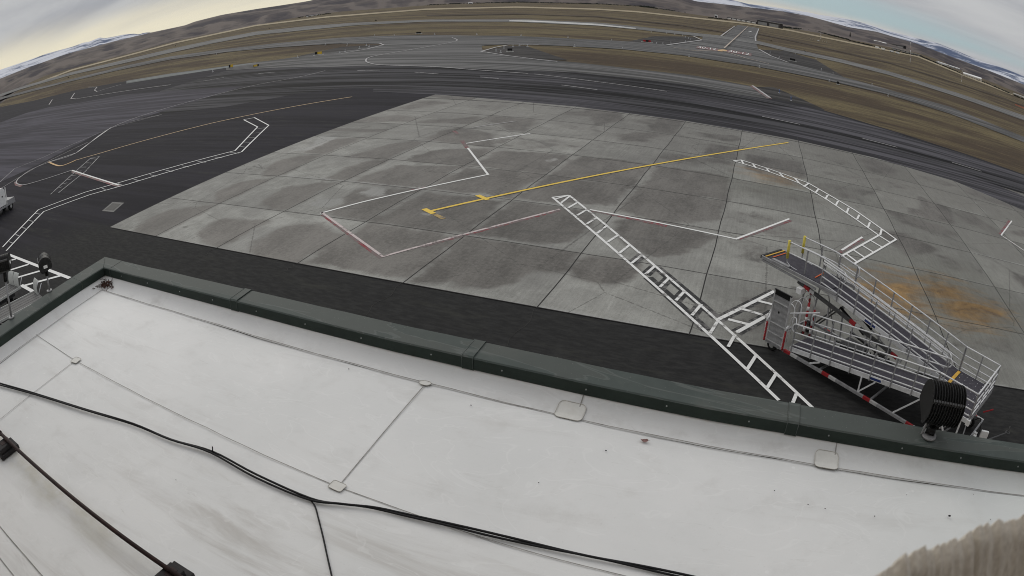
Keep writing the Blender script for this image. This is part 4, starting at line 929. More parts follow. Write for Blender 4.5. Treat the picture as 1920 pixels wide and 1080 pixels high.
def edge_at(u_):
    if u_ < 0: return E_[0] - (E_[1] - E_[0]).normalized() * -u_
    if u_ > eln[-1]: return E_[-1] + (E_[-1] - E_[-2]).normalized() * (u_ - eln[-1])
    return Vector([float(np.interp(u_, eln, [p_[k_] for p_ in E_])) for k_ in range(3)])
b = MB(); nu_, nv_ = 560, 60; vs = []
HH = cz - DD - ZR - .02
for i in range(nu_ + 1):
    u_ = LL * i / nu_
    ed = edge_at(u_ - .25)
    jag = .022 * (fbm(u_ * 150, 1.3, 5, 4) - .5) + .010 * (fbm(u_ * 14, 4.3, 8, 3) - .5)
    for j in range(nv_ + 1):
        t = j / nv_; zd = HH * t ** 2.2
        rel = .006 * (fbm(u_ * 90, zd * 18, 2, 4, True) - .55) + .005 * (fbm(u_ * 18, zd * 6, 6, 3) - .5)
        rnd = .008 * max(0, 1 - zd / .01) ** 2
        p = ed + nv * (rel - rnd + .75 * min(zd, .20)); vs.append((p.x, p.y, cz - DD + jag * max(0, 1 - zd / .2) - zd))
fs = [(i * (nv_ + 1) + j, i * (nv_ + 1) + j + 1, (i + 1) * (nv_ + 1) + j + 1, (i + 1) * (nv_ + 1) + j) for i in range(nu_) for j in range(nv_)]
b.add(vs, fs, True)
q0 = len(vs); vs2 = []
for i in range(nu_ + 1):
    top_ = Vector(vs[i * (nv_ + 1)]); p = top_ - nv * .006; vs2 += [(p.x, p.y, top_.z - .015), (p.x, p.y, ZR + .02)]
b.v += vs2; b.f += [(i * (nv_ + 1), (i + 1) * (nv_ + 1), q0 + 2 * (i + 1), q0 + 2 * i) for i in range(nu_)] + [(q0 + 2 * i, q0 + 2 * (i + 1), q0 + 2 * i + 3, q0 + 2 * i + 1) for i in range(nu_)]; b.sm += [False] * (2 * nu_)
tag(b.build('stone_wall', MAT['stone']), 'rough tan stone wall stub rising in the bottom right corner', 'wall')

# ------------------------------------------------------------------ aircraft boarding ramp (switchback)
MAT['alu'] = simple('aluminium_tube', (.62, .625, .63), .45, .0, .14, 5)
MAT['alu_dull'] = simple('dull_aluminium', (.30, .30, .305), .5, .2, .18, 5)
MAT['alu_mid'] = simple('brushed_aluminium', (.42, .42, .42), .5, .1, .2, 6)
MAT['alu_dark'] = simple('dark_steel', (.085, .085, .085), .55, .3, .2, 5)
MAT['grip'] = simple('dark_anti_slip_deck', (.058, .055, .066), .85, 0, .22, 7, ((.09, .087, .09), .4), .2)
MAT['red_p'] = simple('red_paint', (.32, .028, .032), .5, 0, .15, 6); MAT['band_w'] = simple('dirty_white_band', (.46, .46, .45), .6, 0, .2, 9); MAT['white_p'] = simple('white_paint', (.74, .74, .73), .5, 0, .06, 6)
MAT['yellow_p'] = simple('yellow_foam', (.62, .52, .10), .7, 0, .12, 12); MAT['amber_p'] = simple('amber_edge_paint', (.60, .36, .06), .6, 0, .2, 8)
MAT['orange_p'] = simple('orange_plastic', (.60, .12, .03), .5, 0, .12, 8)
MAT['tyre'] = simple('tyre_rubber', (.018, .018, .018), .8, 0, .2, 10); MAT['hub'] = simple('wheel_hub', (.42, .42, .41), .5, .2, .1, 8)
MAT['black_m'] = simple('black_powder_coat', (.0125, .0125, .0125), .45, .1, .2, 10)
MAT['blue_p'] = simple('blue_plastic', (.03, .05, .16), .5, 0, .1, 8)
RO = Vector((39.8, -.8, 0)); RA = math.atan2(-.605, .796)
ramp = empty('boarding_ramp', RO, RA)
tag(ramp, 'silver switchback aircraft boarding ramp with dark decks and tube handrails', 'boarding ramp')
RM = Matrix.Rotation(-RA, 3, 'Z')
def rl(px, py, z): p = RM @ (at(px, py, z) - RO); return Vector((p.x, p.y, z))
UL0, UL1 = 0.0, 6.75; ZL0, ZL1 = .62, 1.72
def zlow(u): return ZL0 + (ZL1 - ZL0) * (u - UL0) / (UL1 - UL0)
UU1 = -.3; ZU1 = 2.75
def zup(u): return ZL1 + (ZU1 - ZL1) * (UL1 - u) / (UL1 - UU1) if u > UU1 else ZU1
def P3(u, v, z): return Vector((u, v, z))
# base frame
zb = .38; b = MB()
for v in (0.0, 3.0): b.bar((-1.2, v, zb), (8.6, v, zb), .09, .10)
for u in (-1.2, 1.6, 4.2, 6.75, 8.6): b.bar((u, .045, zb), (u, 2.955, zb), .07, .08)
base = b.build('base_frame', MAT['alu_dull'], ramp)
rd = MB(); wh = MB()
for u in (-.05, 1.95, 4.05, 6.2, -2 + 10.1):
    for v, o_ in ((0.0, -.003), (3.0, .003)):
        MB().box((u, v + o_, zb), (.34, .09, .106)).build('red_band', MAT['red_p'], base); MB().box((u + .36, v + o_, zb), (.34, .09, .106)).build('white_band', MAT['band_w'], base)
# decks
def deck(name, u0, u1, v0, v1, zf, mat=MAT['grip'], th=.05):
    b = MB(); n = 10; vs = []
    for i in range(n + 1):
        u = u0 + (u1 - u0) * i / n; z = zf(u)
        vs += [(u, v0, z), (u, v1, z), (u, v1, z - th), (u, v0, z - th)]
    b.add(vs, [(4 * i + k, 4 * i + (k + 1) % 4, 4 * i + 4 + (k + 1) % 4, 4 * i + 4 + k) for i in range(n) for k in range(4)] + [(0, 1, 2, 3), (4 * n + 3, 4 * n + 2, 4 * n + 1, 4 * n)])
    return b.build(name, mat, ramp)
def stringers(par, u0, u1, vs, zf, ht=.17, mat=None, wd=.05):
    b = MB()
    for v in vs: b.bar((u0, v, zf(u0) - .10), (u1, v, zf(u1) - .10), wd, ht)
    for k in range(5):
        u = u0 + (u1 - u0) * (k + .5) / 5; b.bar((u, vs[0] + .03, zf(u) - .12), (u, vs[-1] - .03, zf(u) - .12), .05, .07)
    return b.build('stringer', mat or MAT['alu'], par)
d1 = deck('lower_deck', UL0, UL1 - .004, .09, 1.33, zlow); stringers(d1, UL0, UL1 - .05, (.06, 1.36), zlow)
d2 = deck('upper_deck', UU1, UL1 - .004, 1.69, 2.91, zup); stringers(d2, UU1, UL1 - .05, (1.66, 2.94), zup)
d3 = deck('landing_deck', UL1, 8.5, .06, 2.96, lambda u: ZL1); stringers(d3, UL1 + .03, 8.5, (.03, 2.99), lambda u: ZL1)
b = MB()
for i in range(6):
    for j in range(9): b.tube([(UL1 + .25 + i * .27, .3 + j * .3, ZL1), (UL1 + .25 + i * .27, .3 + j * .3, ZL1 + .008)], .014, 6)
fuse(d3, b, MAT['alu'])
MB().box((UL1 + .06, 2.2, ZL1 + .016), (.14, 1.2, .03)).build('edge_strip', MAT['amber_p'], d3)
for (u, v) in ((8.2, .06), (8.2, 2.94), (7.0, 2.94)):
    MB().bar((u, v, zb + .05), (u, v, ZL1 - .19), .06, .06, (1, 0, 0)).build('leg', MAT['alu'], ramp)
b = MB(); b.bar((8.5, .03, ZL1 - .12), (8.5, 2.97, ZL1 - .12), .06, .16); b.bar((8.55, .1, zb), (8.2, 1.2, ZL1 - .2), .05, .05); b.bar((6.9, .06, zb), (8.2, .06, ZL1 - .25), .05, .05); b.bar((7.4, .06, zb), (8.45, 1.6, ZL1 - .22), .05, .05)
b.build('landing_brace', MAT['alu_dull'], ramp)
# extension bridge at the top
ext = deck('extension_deck', -3.1, UU1 + .7, 1.55, 2.93, lambda u: ZU1 + .03 if u < UU1 else ZU1 + .03 - (u - UU1) * .146 + .02, MAT['grip'], .04)
b = MB()
for v in (1.50, 2.97): b.bar((-3.15, v, ZU1 - .01), (.8, v, ZU1 - .14 + .08), .06, .12)
b.bar((-3.1, 1.5, ZU1 - .13), (-.2, 1.5, ZU1 - .24), .05, .08); b.bar((-3.1, 2.97, ZU1 - .13), (-.2, 2.97, ZU1 - .24), .05, .08)
b.build('stringer', MAT['alu_dull'], ext)
MB().bar((-3.17, 1.5, ZU1 - .02), (-3.17, 2.98, ZU1 - .02), .11, .12).build('bumper', MAT['black_m'], ext)
MB().bar((-3.0, 1.56, ZU1 + .055), (-3.0, 2.92, ZU1 + .055), .07, .012).build('edge_strip', MAT['amber_p'], ext)
MB().bar((-2.78, 1.8, ZU1 + .055), (-2.78, 2.75, ZU1 + .055), .05, .012).build('edge_strip', MAT['orange_p'], ext)
MB().box((-2.2, 1.62, ZU1 + .06), (.9, .16, .05)).build('hinge_plate', MAT['alu_dull'], ext)
b = MB(); b.box((-.55, 2.2, ZU1 + .055), (.05, .8, .012), Matrix.Rotation(.1, 3, 'Z')); b.build('edge_strip', MAT['orange_p'], ext)
# handrails: tubes with posts as pieces of their own
def rail(name, pts3, zf, hs, npost, r=.030, posts=True, loop0=False, loop1=False, out=.0, pmat=None):
    "pts3: (u,v) corners; rails at heights hs above zf(u)"
    ln = [0]
    for a, c in zip(pts3[:-1], pts3[1:]): ln.append(ln[-1] + math.hypot(c[0] - a[0], c[1] - a[1]))
    def pos(s_, h):
        u = float(np.interp(s_, ln, [p[0] for p in pts3])); v = float(np.interp(s_, ln, [p[1] for p in pts3])); return P3(u, v, zf(u) + h)
    b = MB()
    for h in hs:
        ss = sorted(set(list(np.linspace(0, ln[-1], 14)) + ln)); b.tube([pos(s_, h) for s_ in ss], r if h == hs[0] else r * .9, 8)
    for lp, s_, dr in ((loop0, 0, 1), (loop1, ln[-1], -1)):
        if lp:
            a, c = pos(s_, hs[0]), pos(s_, hs[1]); dd = (pos(s_ + .1 * dr, hs[0]) - a).normalized() * -.12
            b.tube([a, a + dd * .7 + (c - a) * .12, a + dd + (c - a) * .35, a + dd + (c - a) * .65, c + dd * .7 - (c - a) * .12, c], r, 8)
    ob = b.build(name, MAT['alu'], ramp)
    if posts:
        for k in range(npost):
            s_ = ln[-1] * (k + .02) / (npost - 1) if npost > 1 else 0; s_ = min(s_, ln[-1] - .01)
            p0, p1 = pos(s_, -.20), pos(s_, hs[0] - .012)
            MB().bar(p0, p1, .055, .045, (1, 0, 0)).build('rail_post', pmat or MAT['alu_dull'], ob)
    return ob
HS_ = (.95, .62, .34, .11)
rail('handrail', [(.08, .02), (UL1, .02)], zlow, HS_, 8, loop0=True)
rail('handrail', [(.08, 1.40), (UL1 - .15, 1.40)], zlow, HS_, 8, loop0=True, loop1=True)
rail('handrail', [(UL1 - .3, 1.62), (-.1, 1.62)], zup, HS_, 8, loop0=True)
rail('handrail', [(UL1 - .3, 1.585), (-.1, 1.585)], zup, (.88, .84), 2, r=.017, posts=False)
rail('handrail', [(UL1, 2.98), (-.1, 2.98)], zup, HS_, 8)
lz = lambda u: ZL1
rail('handrail', [(UL1, .02), (8.5, .02)], lz, HS_, 3)
rail('handrail', [(8.5, .02), (8.5, 2.98)], lz, HS_, 4)
rail('handrail', [(8.5, 2.98), (UL1, 2.98)], lz, HS_, 3)
rail('handrail', [(8.44, .10), (8.44, 2.9)], lz, (.86, .80), 2, r=.016, posts=False)
ez = lambda u: zup(u) + .04
for v in (1.72, 2.88):
    er = rail('handrail', [(-2.0, v), (.9, v)], ez, (.95, .52), 4, loop1=True)
    MB().tube([(-2.0, v, ez(-2) + 1.0), (-2.0, v, ez(-2) + .28)], .062, 10).build('foam_pad', MAT['yellow_p'], er)
    MB().tube([(-2.0, v, ez(-2) + .3), (-1.97, v, ez(-2) + .12), (-1.8, v, ez(-2) + .02), (-1.4, v, ez(-1.4) - .02)], .020, 8).build('rail_post', MAT['alu'], er)
# lower chord, legs, rams
b = MB()
for v in (1.62, 2.98): b.bar((-1.2, v, 2.42), (4.3, v, 1.52), .10, .13)
ch = b.build('lower_chord', MAT['alu_dark'], ramp)
rd = MB(); wh = MB()
for u in (-.85, 1.65, 3.9):
    z = 2.42 - .9 * (u + 1.2) / 5.5
    MB().bar((u, 1.615, z + .002), (u + .3, 1.615, z - .047), .106, .136).build('red_band', MAT['red_p'], ch); MB().bar((u + .32, 1.615, z - .05), (u + .55, 1.615, z - .088), .106, .136).build('white_band', MAT['band_w'], ch)
for v in (1.64, 2.96):
    for u, u2 in ((-1.0, -.8), (.7, .5), (2.6, 2.6)):
        MB().bar((u, v, zb + .05), (u2, v, (2.42 - .9 * (u2 + 1.2) / 5.5) - .06), .06, .06, (1, 0, 0)).build('leg', MAT['alu_dull'], ramp)
    MB().bar((-.6, v + .05, zb + .05), (.75, v + .05, 2.0), .06, .06, (1, 0, 0)).build('cross_brace', MAT['alu_dark'], ramp)
for v in (1.95, 2.65):
    c_ = MB().tube([(.9, v, 2.1), (2.3, v, 1.55)], .055, 10).build('hydraulic_ram', MAT['black_m'], ramp)
    MB().tube([(2.3, v, 1.55), (3.3, v, 1.16)], .03, 8).build('ram_rod', MAT['alu'], c_); MB().box((3.35, v, 1.12), (.18, .12, .16)).build('ram_foot', MAT['alu_dark'], c_)
b = MB(); b.bar((1.2, 1.6, .9), (4.2, 2.4, .75), .09, .09); b.bar((1.2, 2.9, .9), (4.2, 2.4, .75), .09, .09); b.bar((3.35, 1.9, 1.06), (3.35, 2.7, 1.06), .1, .08); b.bar((4.2, 1.64, zb + .04), (3.6, 2.3, 1.0), .06, .06)
b.build('undercarriage', MAT['alu_dark'], ramp)
b = MB(); b.tube([Vector(p) for p in cr([(2.9, 1.7, 1.15), (3.4, 1.66, .85), (3.9, 1.66, .95), (4.5, 1.66, .7), (4.9, 1.62, .9), (4.8, 1.6, 1.25)], 5)], .025, 6); b.build('hose', MAT['black_m'], ramp)
MB().box((.5, 1.0, .62 - .16), (.9, .5, .2)).build('battery_box', MAT['black_m'], ramp); MB().box((1.9, 2.2, .66), (1.1, .7, .42)).build('equipment_box', MAT['alu_dark'], ramp)
# near side braces
n1, n2 = rl(1611, 734, zb), rl(1675, 774, zb)
for a, c in (((n1.x, .03, zb + .05), (n1.x - .02, .03, zlow(n1.x) - .19)), ((n1.x, .03, zb + .05), (n1.x + .62, .03, zlow(n1.x + .6) - .19)), ((n2.x, .03, zb + .05), (n2.x + .95, .03, zlow(n2.x + .95) - .19)), ((1.1, .03, zb + .05), (1.55, .03, zlow(1.5) - .19)), ((7.9, .03, zb + .05), (7.2, .03, ZL1 - .2))):
    MB().bar(a, c, .055, .055, (0, 1, 0)).build('brace', MAT['alu'], ramp)
# entry plate folded upright on the near side, with red springs
ep = Matrix.Rotation(R(-3), 3, 'X')
b = MB(); pu0, pu1, pz0, pz1 = -1.14, -.30, .42, 2.50
b.box(((pu0 + pu1) / 2, -.06, (pz0 + pz1) / 2), (pu1 - pu0, .035, pz1 - pz0))
pan = b.build('entry_plate', MAT['alu_dull'], ramp)
b = MB()
for k in range(15): b.box((pu0 + .06 + k * (pu1 - pu0 - .12) / 14, -.082, (pz0 + pz1) / 2 - .08), (.018, .012, pz1 - pz0 - .3))
fuse(pan, b, MAT['alu_mid'])
b = MB()
for u in (pu0 + .02, pu1 - .02): b.box((u, -.075, (pz0 + pz1) / 2), (.055, .07, pz1 - pz0))
for z in (pz0 + .08, pz0 + .42, pz0 + .82, pz1 - .42): b.bar((pu0, -.10, z), (pu1, -.10, z), .03, .035)
b.build('plate_frame', MAT['alu_mid'], pan)
MB().box(((pu0 + pu1) / 2, -.07, pz1 - .06), (pu1 - pu0 + .01, .062, .20)).build('rubber_edge', MAT['black_m'], pan)
MB().box(((pu0 + pu1) / 2 - .05, -.0895, 1.72), (.07, .004, .09)).build('label_plate', MAT['black_m'], pan)
for u in (pu0 - .07, pu1 + .06):
    b = MB(); pts = [(u + .035 * math.cos(k * .9), -.13 + .035 * math.sin(k * .9), .42 + k * .0085) for k in range(90)]; b.tube(pts, .017, 5); b.tube([(u, -.13, .40), (u, -.13, 1.2)], .028, 8)
    b.build('spring', MAT['red_p'], ramp)
    MB().tube([(u, -.13, 1.2), (u, -.12, 1.32), (u + .02, -.05, 1.4)], .035, 8).build('spring_cap', MAT['alu'], ramp)
b = MB(); b.tube(cr([(-1.35, .05, .5), (-1.38, .05, 1.2), (-1.3, .2, 1.6), (-1.15, .3, 1.55)], 4), .022, 8); b.tube([(-1.36, .05, .8), (-1.18, .0, .85)], .02, 8); b.tube([(-1.36, .05, 1.15), (-1.18, .0, 1.2)], .02, 8)
b.build('grab_handle', MAT['alu'], ramp)
b = MB(); b.tube(cr([(-.3, .15, .62), (-.3, .2, 1.55), (-.05, .15, 1.72), (.08, .03, 1.58)], 4), .022, 8); b.bar((-.3, .03, 1.85), (.45, 1.1, 1.9), .04, .04)
b.build('grab_handle', MAT['alu'], ramp)
for (u, v, z0, z1, nm) in ((-.75, 2.1, .45, 2.15, 0), (-.35, 1.45, .5, 1.9, 1), (-.05, 1.5, .5, 1.7, 0)):
    p_ = MB().tube([(u, v, z0), (u, v, z1)], .05, 10).build('jack_post', MAT['red_p'], ramp)
    for k in range(3): z = z0 + .2 + k * (z1 - z0 - .3) / 2.5; MB().tube([(u, v, z), (u, v, z + .17)], .053, 10).build('white_stripe', MAT['white_p'], p_)
MB().box((-.9, 1.5, 2.2), (.25, .4, .22)).build('lamp_box', MAT['white_p'], ramp)
b = MB()
for v in (.5, 1.0, 1.5, 2.0): b.tube(cr([(-1.0, v, .5), (-1.02, v, 1.5), (-.8, v + .1, 1.9), (-.4, v, 1.8), (-.35, v - .1, .9)], 4), .018, 6)
b.build('end_frame', MAT['alu'], ramp)
def wheel(u, v, rad=.24):
    t = MB().tube([(u, v - .07, rad), (u, v - .055, rad), (u, v + .055, rad), (u, v + .07, rad)], [rad * .86, rad, rad, rad * .86], 22).build('wheel', MAT['tyre'], ramp)
    MB().tube([(u, v - .078, rad), (u, v + .078, rad)], rad * .5, 14).build('hub', MAT['hub'], t)
    MB().box((u, v, rad + .14), (.1, .22, .12)).build('axle_bracket', MAT['alu_dark'], t)
wheel(-.95, .18); wheel(-.95, 2.8); wheel(8.1, .3); wheel(8.1, 2.7)
# stickers on the stringers
MB().box((4.15, .028, zlow(4.15) - .10), (.62, .012, .14), Matrix.Rotation(-math.atan2(ZL1 - ZL0, UL1), 3, 'Y')).build('sticker', MAT['white_p'], ramp)
MB().box((4.15, .020, zlow(4.15) - .10), (.56, .008, .09), Matrix.Rotation(-math.atan2(ZL1 - ZL0, UL1), 3, 'Y')).build('sticker', MAT['blue_p'], ramp)
MB().box((2.6, 1.628, zup(2.6) - .10), (.62, .012, .14), Matrix.Rotation(math.atan2(ZU1 - ZL1, UL1 - UU1), 3, 'Y')).build('sticker', MAT['white_p'], ramp)
MB().box((2.6, 1.620, zup(2.6) - .10), (.56, .008, .09), Matrix.Rotation(math.atan2(ZU1 - ZL1, UL1 - UU1), 3, 'Y')).build('sticker', MAT['blue_p'], ramp)
# tow end at the right
w1 = rl(1845, 815, .75)
MB().box((w1.x, w1.y, .72), (.34, .10, .36), Matrix.Rotation(.5, 3, 'Z')).build('control_box', MAT['white_p'], ramp)
MB().box((w1.x - .02, w1.y - .055, .76), (.12, .02, .14), Matrix.Rotation(.5, 3, 'Z')).build('control_panel', MAT['blue_p'], ramp)
b = MB(); p = rl(1829, 813, .7); b.box((p.x, p.y, .66), (.14, .12, .18)); b.box((p.x + .05, p.y - .22, .66), (.12, .12, .18)); b.build('battery_terminal_box', MAT['white_p'], ramp)
b = MB(); h_ = rl(1889, 811, .42); b.tube([(8.6, 1.5, .4), (9.2, w1.y + .2, .4), h_], .032, 8); tb = b.build('tow_bar', MAT['alu_dark'], ramp)
b = MB(); b.tube([h_ + Vector((.09 * math.cos(k * .5), .09 * math.sin(k * .5), 0)) for k in range(14)], .028, 8); b.tube([h_, h_ + Vector((0, .02, .26))], .022, 8); b.build('tow_eye', MAT['alu_dark'], tb)
b = MB(); b.tube(cr([(8.55, 1.2, 1.2), (8.75, 1.2, 1.35), (8.9, 1.3, .9), (8.8, 1.5, .5)], 5), .016, 6); b.build('hose', MAT['black_m'], ramp)
MB().bar((8.6, 2.2, 1.1), (8.95, 2.5, 1.25), .04, .04).build('brake_lever', MAT['red_p'], ramp)
MB().box((8.5, .0, ZL1 - .1), (.16, .14, .2)).build('corner_bracket', MAT['white_p'], ramp)

# ------------------------------------------------------------------ floodlights on the parapet
def ray_at_d(px, py, d):
    v = ray(px, py); k = d / math.hypot(v[0], v[1]); return Vector(CAM + k * v)
def floodlight(base, head, axis, label, size=.40, nf=13, slim=False):
    e = empty('floodlight', base); tag(e, label, 'floodlight', 'floodlights along the parapet')
    H = head - base; ax = axis.normalized(); fwd = ax.cross(Vector((0, 0, 1))).normalized(); up = ax.cross(fwd) * -1
    if up.z < 0: up = -up
    m = Matrix((ax, fwd, up)).transposed()
    rad = size * .5
    def prof_(r, n=20): return [(0, r * math.cos(R(200 - 250 * k / n)) * .92, r * math.sin(R(200 - 250 * k / n))) for k in range(n + 1)]
    b = MB(); b.prism([H + m @ Vector((-size * .46, y, z)) for _, y, z in prof_(rad * .86)], m @ Vector((size * .92, 0, 0))); hd = b.build('housing', MAT['black_m'], e)
    b = MB()
    for k in range(nf):
        x = -size * .48 + size * .96 * k / (nf - 1); wv = .006
        b.prism([H + m @ Vector((x - wv / 2, y, z)) for _, y, z in prof_(rad * (.88 if slim else 1))], m @ Vector((wv, 0, 0)))
    fuse(hd, b, MAT['fin'])
    b = MB(); b.prism([H + m @ Vector((-size * .45, y, z)) for y, z in ((rad * .70, rad * .55), (rad * .78, rad * .5), (rad * .30, -rad * .86), (rad * .22, -rad * .86))], m @ Vector((size * .9, 0, 0))); b.build('lens', MAT['lens'], e)
    lo_ = H + up * (-rad * .8) - fwd * .0
    if slim:
        MB().box(H + ax * (size * .485) + up * (-rad * .05), (.004, .07, .045), m).build('label_plate', MAT['white_p'], hd)
        MB().tube([lo_ * 1.02, lo_ * .78], .032, 10).build('knuckle', MAT['black_m'], e); MB().tube([lo_ * .8, Vector((0, 0, .02))], .017, 10).build('pole', MAT['alu_dull'], e)
        MB().tube([Vector((0, 0, 0)), Vector((0, 0, .02))], .05, 16).build('mounting_base', MAT['alu_dull'], e); return e
    b = MB(); b.box(lo_ * .80, (.12, .10, .09)); b.tube([lo_ * 1.02, lo_ * .55], .045, 12); b.tube([lo_ * .6, Vector((0, 0, .02))], .055, 14); b.build('knuckle', MAT['black_m'], e)
    b = MB(); b.tube([Vector((0, 0, 0)), Vector((0, 0, .022))], .085, 20); b.tube([Vector((-.09, 0, .01)), lo_ * .6 + Vector((-.085, 0, 0)), lo_ * .95 + Vector((-.08, 0, .03))], .014, 8); b.build('mounting_base', MAT['alu_dull'], e)
    return e
MAT['fin'] = simple('black_cast_fins', (.022, .022, .022), .5, .1, .15, 10); MAT['lens'] = simple('lamp_glass', (.10, .10, .10), .2, 0, .1, 4)
fb = at(1741, 818, ZT); d_ = math.hypot(fb.x - cx, fb.y - cy)
hd_ = ray_at_d(1766, 758, d_ + .10)
floodlight(Vector((fb.x, fb.y, ZT)), hd_, Vector((1, .05, -.06)), 'large black finned floodlight on the parapet in front of the boarding ramp', .42)
fb2 = at(93, 546, ZT); d2_ = math.hypot(fb2.x - cx, fb2.y - cy); hd2 = ray_at_d(84, 494, d2_ + .05)
floodlight(Vector((fb2.x, fb2.y, ZT)), hd2, Vector((cx - hd2.x, cy - hd2.y, 0)), 'black floodlight seen from its side on the left parapet near the corner', .30, 3, True)
fb3 = at(22, 596, ZT); d3_ = math.hypot(fb3.x - cx, fb3.y - cy); hd3 = ray_at_d(5, 494, d3_ + .1)
floodlight(Vector((fb3.x, fb3.y, ZT)), hd3, Vector((.6, .8, 0)), 'black floodlight cut by the left edge of the picture', .28, 9, True)

# ------------------------------------------------------------------ baggage carts by the left wall
MAT['cartdeck'] = simple('grooved_grey_deck', (.14, .138, .135), .7, .1, .15, 5); MAT['pale_p'] = simple('pale_grey_panel', (.42, .43, .41), .55, 0, .1, 5)
def cart(p0, p1, wdt, label, board_far):
    "p0 left end, p1 right end of the far edge (deck height 1.0)"
    d = (p1 - p0); Ln = d.length; e = empty('baggage_cart', (p0.x, p0.y, 0), math.atan2(d.y, d.x)); tag(e, label, 'cart', 'flat carts beside the left wall')
    b = MB(); b.box((Ln / 2, -wdt / 2, .96), (Ln, wdt, .08)); dk = b.build('deck', MAT['cartdeck'], e)
    b = MB()
    for k in range(5): b.box((Ln / 2, -wdt * (k + .5) / 5, 1.004), (Ln - .1, .03, .012))
    fuse(dk, b, MAT['alu_dark'])
    b = MB(); b.box((Ln / 2, -.02, .98), (Ln, .05, .12)); b.box((Ln / 2, -wdt + .02, .98), (Ln, .05, .12)); b.build('edge_rail', MAT['pale_p'], e)
    for x in (.5, Ln - .5):
        for y in (-.25, -wdt + .25):
            t = MB().tube([(x, y - .09, .25), (x, y - .07, .25), (x, y + .07, .25), (x, y + .09, .25)], [.2, .25, .25, .2], 18).build('wheel', MAT['tyre'], e)
    b = MB(); b.bar((.3, -wdt / 2, .7), (Ln - .3, -wdt / 2, .7), .25, .4); b.build('chassis', MAT['alu_dark'], e)
    for y in board_far:
        n = 8; vs = []
        for k in range(n + 1):
            a = R(-15 + 80 * k / n); x = Ln - .12 + .35 * (1 - math.cos(a)) ; z = 1.0 + .62 * math.sin(a) + .16
            vs += [(x, y - .33, z), (x, y + .33, z), (x + .03, y + .33, z), (x + .03, y - .33, z)]
        b = MB(); b.add(vs, [(4 * k + q, 4 * k + (q + 1) % 4, 4 * k + 4 + (q + 1) % 4, 4 * k + 4 + q) for k in range(n) for q in range(4)] + [(0, 1, 2, 3), (4 * n, 4 * n + 3, 4 * n + 2, 4 * n + 1)]); bo = b.build('end_board', MAT['pale_p'], e)
        [MB().tube([(Ln - .05, y + q_, 1.0), (Ln + .3, y + q_, 1.5)], .025, 6).build('board_post', MAT['alu'], bo) for q_ in (-.3, .3)]
    return e
p0, p1 = at(-50, 606, 1.0), at(66, 545, 1.0)
cart(p0, p1, 1.7, 'grey grooved cart nearest the left parapet with one curved pale end board', [-.5])
q0, q1 = at(-60, 582, 1.0), at(20, 531, 1.0)
cart(q0, q1, 1.5, 'grey grooved cart behind another with two curved pale end boards', [-.35, -1.1])

# ------------------------------------------------------------------ ground power unit at the left edge
p0, p1 = g(8, 402), g(34, 386); d = p1 - p0
gp = empty('ground_power_unit', (p0.x, p0.y, 0), math.atan2(d.y, d.x)); gp.scale = (1.12, 1.12, 1.2); tag(gp, 'white ground power unit on a trailer at the left edge of the apron', 'power unit')
b = MB(); b.prism([(-1.6, 0, .62), (.55, 0, .62), (.55, 0, 1.75), (.25, 0, 2.0), (-1.6, 0, 1.95)], (0, 1.35, 0)); bd = b.build('body', MAT['white_p'], gp, .04)
MB().box((-.55, -.006, 1.25), (.5, .012, .5)).build('vent_panel', MAT['alu_dull'], bd); MB().box((.1, -.006, 1.35), (.14, .012, .12)).build('gauge_panel', MAT['black_m'], bd); MB().box((-1.2, -.006, 1.1), (.5, .012, .8)).build('door_panel', MAT['blue_p'], bd)
MB().tube([(-.6, .6, 1.9), (-.6, .6, 2.2), (-.5, .6, 2.3)], .07, 10).build('exhaust_pipe', MAT['alu_dark'], bd)
b = MB(); b.box((0, .67, .52), (3.4, 1.5, .12)); b.box((1.2, .67, .72), (.9, 1.45, .3)); b.build('trailer_deck', MAT['alu_dull'], gp)
MB().bar((.72, .1, .58), (.72, .1, 1.9), .06, .06, (1, 0, 0)).build('post', MAT['white_p'], gp)
for x in (-1.1, 1.1):
    for y in (.12, 1.22):
        t = MB().tube([(x, y - .11, .3), (x, y - .09, .3), (x, y + .09, .3), (x, y + .11, .3)], [.25, .3, .3, .25], 18).build('wheel', MAT['tyre'], gp); MB().tube([(x, y - .12, .3), (x, y + .12, .3)], .13, 12).build('hub', MAT['hub'], t)

